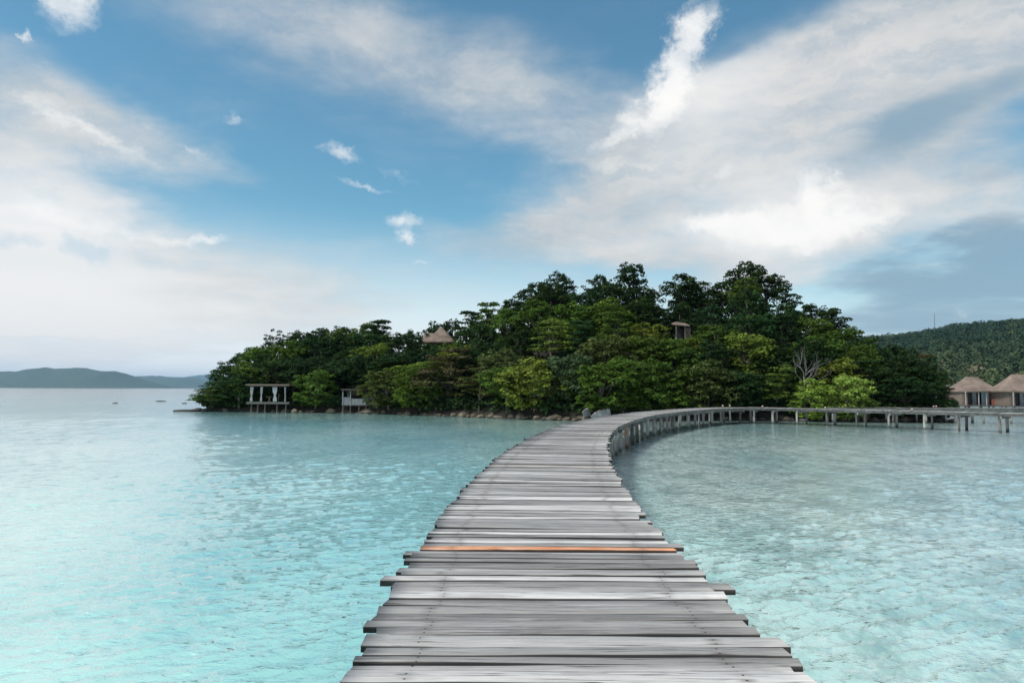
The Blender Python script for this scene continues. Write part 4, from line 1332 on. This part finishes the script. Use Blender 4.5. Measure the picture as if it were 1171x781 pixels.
def shed():
    D = 85.6
    x0, x1 = hpx(392, D), hpx(429.5, D); xc = (x0 + x1) / 2; w = x1 - x0; dp = 2.6
    zf, zr = 0.98, 2.72
    t = thing('shed', 'small grey board shed on stilts with open upper half', 'shed', (xc, D, 0))
    b = MB(); b.box((0, dp / 2, zr + .10), (w + .3, dp + .5, .10), rx=-.05, bev=.012); b.build('roof', M['darkwood'], t)
    b = MB(); b.box((0, dp / 2, zf), (w + .1, dp, .10)); b.build('platform', M['floorwood'], t)
    xs = [-w / 2 + .06, -w / 2 + 1.0, w / 2 - 1.12, w / 2 - .06]
    for x in xs:
        b = MB(); b.box((x, .05, (zf + zr) / 2), (.12, .12, zr - zf), bev=.01); b.build('post', M['greywood'], t)
    hs = [.92, .74, 1.02]
    for i in range(3):
        xa, xb = xs[i] + .06, xs[i + 1] - .06
        b = MB(); n = max(4, int((xb - xa) / .14))
        for q in range(n): b.box((xa + (q + .5) * (xb - xa) / n, .06 + .006 * (q % 2), zf + .05 + hs[i] / 2), ((xb - xa) / n - .008, .03, hs[i] + .02 * math.sin(q * 2.3)))
        b.build('wall_panel', M['greywood'], t)
    b = MB(); b.box((0, dp - .05, (zf + zr) / 2 + .03), (w, .06, zr - zf - .06)); b.build('back_wall', M['darkwood'], t)
    for sx in (-1, 1):
        b = MB(); b.box((sx * (w / 2 - .03), dp / 2, zf + .5), (.05, dp - .25, .9)); b.build('side_wall', M['greywood'], t)
    for x in (-w / 2 + .1, -w / 2 + 1.0, 0.05, w / 2 - 1.1, w / 2 - .1):
        for y in (.12, dp - .3):
            b = MB(); b.tube([(x, y, -.6), (x, y, zf - .05)], [.085, .075], 8); b.build('stilt', M['darkwood'], t)
shed()

def thatch_roof(b, cx, cy, hw, hd, z0, ridge, z1, sag=0.12, n=10, fringe=.18):
    """Hipped thatch: eaves rectangle at z0 rising to a short ridge at z1, slightly concave, with a thick shaggy edge."""
    r = random.Random(int(cx * 7 + z1 * 100))
    rings = []
    per = 40
    for i in range(n + 1):
        f = i / n
        ff = f - sag * math.sin(f * math.pi) * .6
        x_, y_ = hw + (ridge - hw) * f, hd + (0.05 - hd) * f
        ring = []
        for j in range(per):
            a = 2 * math.pi * (j + .5) / per
            c_, s_ = math.cos(a), math.sin(a)
            m = max(abs(c_), abs(s_))
            sq = 0.72 / m + 0.28
            ring.append((cx + c_ * sq * x_, cy + s_ * sq * y_, z0 + (z1 - z0) * ff + r.uniform(-.03, .03)))
        rings.append(ring)
    low = [(x_ + (cx - x_) * .04, y_ + (cy - y_) * .04, z - fringe + r.uniform(-.06, .05)) for x_, y_, z in rings[0]]
    rings = [low] + rings
    vs = [p for ring in rings for p in ring]
    fs = []
    for i in range(len(rings) - 1):
        for j in range(per):
            j2 = (j + 1) % per
            fs.append((i * per + j, i * per + j2, (i + 1) * per + j2, (i + 1) * per + j))
    fs.append(tuple((len(rings) - 1) * per + j for j in range(per)))
    fs.append(tuple(reversed(range(per))))
    b.add(vs, fs)
def hut(px, D, label, top, mirror=1, half=3.4, zf=0.75):
    x = hpx(px, D + 3)
    t = thing('thatched_hut', label, 'hut', (x, D, 0))
    b = MB(); thatch_roof(b, 0, 3.0, half, 3.3, 3.0, 1.0, top); b.build('roof', M['thatch'], t, True)
    b = MB(); thatch_roof(b, mirror * (half - .3), 1.6, 1.7, 1.7, 2.75, .5, 3.55, n=5); b.build('porch_roof', M['thatch'], t, True)
    b = MB(); b.box((0, 2.6, zf), (half * 2 - .2, 6.4, .16)); b.build('platform', M['darkwood'], t)
    zc = (zf + 2.95) / 2; hh = 2.95 - zf
    for q, (xa, xb, m_, y) in enumerate([(-2.9, -2.2, 'tanwall', .7), (-1.35, -.75, 'greywood', .9), (-.05, .62, 'blueglass', .72), (.62, 1.05, 'palewall', .7), (1.05, 2.3, 'blueglass', 1.3), (2.3, 2.9, 'palewall', .7)]):
        b = MB(); b.box((mirror * (xa + xb) / 2, y, zc), (xb - xa, .10, hh - .1)); b.build('wall', M[m_], t)
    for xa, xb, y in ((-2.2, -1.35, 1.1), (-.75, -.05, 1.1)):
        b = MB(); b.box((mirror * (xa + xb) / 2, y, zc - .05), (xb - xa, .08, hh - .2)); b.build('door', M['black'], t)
    for sx in (-1, 1):
        b = MB(); b.box((sx * 2.87, 3.2, zc), (.10, 4.7, hh - .1)); b.build('wall', M['tanwall'], t)
    b = MB(); b.box((0, 5.6, zc), (5.7, .1, hh - .1)); b.build('wall', M['darkwood'], t)
    for xx in (-2.9, -.9, .3, 2.9):
        b = MB(); b.tube([(mirror * xx, .05, zf), (mirror * xx, .05, 2.95)], .08, 8); b.build('post', M['palewall'], t)
    for xx in (-3, -1, 1, 3):
        for yy in (-.3, 2.5, 5.3):
            b = MB(); b.tube([(xx, yy, -1), (xx, yy, zf - .08)], .12, 8); b.build('stilt', M['post'], t)
    b = MB(); b.box((mirror * 1.55, .2, zf + .55), (.75, .12, .95), bev=.01); b.build('screen_board', M['rustbox'], t)
    b = MB(); b.tube([(0, 3.0, top - .15), (0, 3.0, top + .25)], [.14, .05], 8); b.build('finial', M['thatch'], t)
hut(1110, 108, 'brown thatched hut between the island\'s right tip and the cropped hut', 5.2)
hut(1163, 104, 'brown thatched hut cut by the right edge of the photo', 5.55, half=3.8)
hut(1066, 112, 'thatched hut mostly hidden behind the island\'s right tip', 4.6, -1)

def hilltop_hut():
    D = shore(502) + wide(502) * 0.95
    p = at(504, 374, D)
    zb = soil_z(502, .95)
    t = thing('thatched_hut', 'hut with pale brown thatched peak roof among the trees on the hilltop', 'hut', (p.x, p.y, 0))
    zt = p.z; ze = at(504, 392, D).z
    b = MB(); thatch_roof(b, 0.1, 0, 2.25, 2.25, ze, .08, zt, sag=0); b.build('roof', M['thatch'], t, True)
    b = MB(); thatch_roof(b, -1.75, .5, 1.2, 1.2, ze + .1, .6, ze + (zt - ze) * .62, n=5, sag=0); b.build('porch_roof', M['thatch'], t, True)
    b = MB(); b.box((0, 0, (ze + zb) / 2), (2.6, 2.6, max(1.5, ze - zb + .3))); b.build('wall', M['tanwall'], t)
    b = MB(); b.box((-.3, -1.33, ze - 1.1), (.8, .06, 1.8)); b.build('door', M['darkwood'], t)
hilltop_hut()
def cabin():
    px = 780; D = shore(px) + wide(px) * .46
    p = at(781, 371.5, D)
    zb = p.z - 3.2
    t = thing('cabin', 'small cabin with tan end wall half hidden on the upper slope', 'cabin', (p.x, p.y, 0))
    b = MB()
    n = 7
    for q in range(n):
        f = q / (n - 1)
    b.add([(-.95, -.35, p.z), (.75, -.35, p.z - .12), (.75, 1.9, p.z + .2), (-.95, 1.9, p.z + .35), (-.75, .6, p.z + .42), (.3, .7, p.z + .35),
           (-.95, -.35, p.z - .1), (.75, -.35, p.z - .22), (.75, 1.9, p.z + .1), (-.95, 1.9, p.z + .25)],
          [(0, 1, 5, 4), (1, 2, 5), (2, 3, 4, 5), (3, 0, 4), (0, 6, 7, 1), (1, 7, 8, 2), (2, 8, 9, 3), (3, 9, 6, 0), (9, 8, 7, 6)])
    b.build('roof', M['thatch'], t)
    b = MB(); b.box((.58, .1, (p.z + zb) / 2 - .2), (.72, .12, p.z - zb - .3)); b.build('end_wall', M['tanwall'], t)
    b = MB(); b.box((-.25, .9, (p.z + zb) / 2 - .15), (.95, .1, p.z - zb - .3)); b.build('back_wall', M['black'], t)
    b = MB(); b.box((-.8, .2, zb + 1.1), (.10, .5, 1.4)); b.build('shutter', M['blueglass'], t)
    for x in (-.85, .2):
        b = MB(); b.tube([(x, -.2, zb - .8), (x, -.2, p.z - .2)], .07, 8); b.build('post', M['bark'], t)
    b = MB(); b.box((-.1, .7, zb + .1), (1.9, 2.0, .12)); b.build('platform', M['darkwood'], t)
cabin()

def gate():
    D = shore(808) - .1
    p = at(808, 466, D)
    zt = at(808, 456, D).z
    t = thing('gate_frame', 'faint grey wooden gate frame on the dark shore behind the bend', 'gate', (p.x, p.y, 0))
    for x in (-.2, .2):
        b = MB(); b.box((x, 0, zt / 2), (.07, .07, zt), bev=.008); b.build('post', M['greywood'], t)
    b = MB(); b.box((0, 0, zt + .04), (.56, .09, .08), bev=.008); b.build('lintel', M['greywood'], t)
gate()

def mast():
    D = 905
    x = hpx(1070.5, D); z0 = right_hill_z(x, D)
    top = at(1070.5, 357, D).z
    t = thing('radio_mast', 'thin lattice radio mast on the forested hill behind the huts', 'mast', (x, D, z0))
    H = top - z0
    b = MB()
    rad = .55
    legs = [Vector((math.cos(a) * rad, math.sin(a) * rad, 0)) for a in (0.5, 2.594, 4.689)]
    for l in legs: b.tube([l, l * .55 + Vector((0, 0, H * .92))], [.16, .13], 5)
    n = 12
    for i in range(n):
        f0, f1 = i / n, (i + 1) / n
        for j in range(3):
            a, c_ = legs[j], legs[(j + 1) % 3]
            b.tube([a * (1 - .45 * f0) + Vector((0, 0, H * .92 * f0)), c_ * (1 - .45 * f1) + Vector((0, 0, H * .92 * f1))], .06, 4)
    b.build('lattice', M['steel'], t)
    b = MB(); b.tube([(0, 0, H * .9), (0, 0, H)], [.14, .06], 5); b.build('antenna', M['steel'], t)
mast()

# ------------------------------------------------------------------ haze over the far water and hills
def haze():
    m = bpy.data.materials.new('haze'); m.use_nodes = True
    m.node_tree.nodes.clear(); t = NT(m.node_tree)
    out = t.node('ShaderNodeOutputMaterial')
    v = t.node('ShaderNodeVolumePrincipled')
    v.inputs['Color'].default_value = (0.42, 0.70, 1.0, 1)
    v.inputs['Density'].default_value = 0.000046
    v.inputs['Anisotropy'].default_value = 0.1
    t.l.new(v.outputs[0], out.inputs['Volume'])
    b = MB(); b.box((0, 0, 204), (64000, 64000, 420))
    o = b.build('haze', m)
    tag(o, 'thin bluish sea haze over the far hills', 'haze', kind='stuff')
haze()
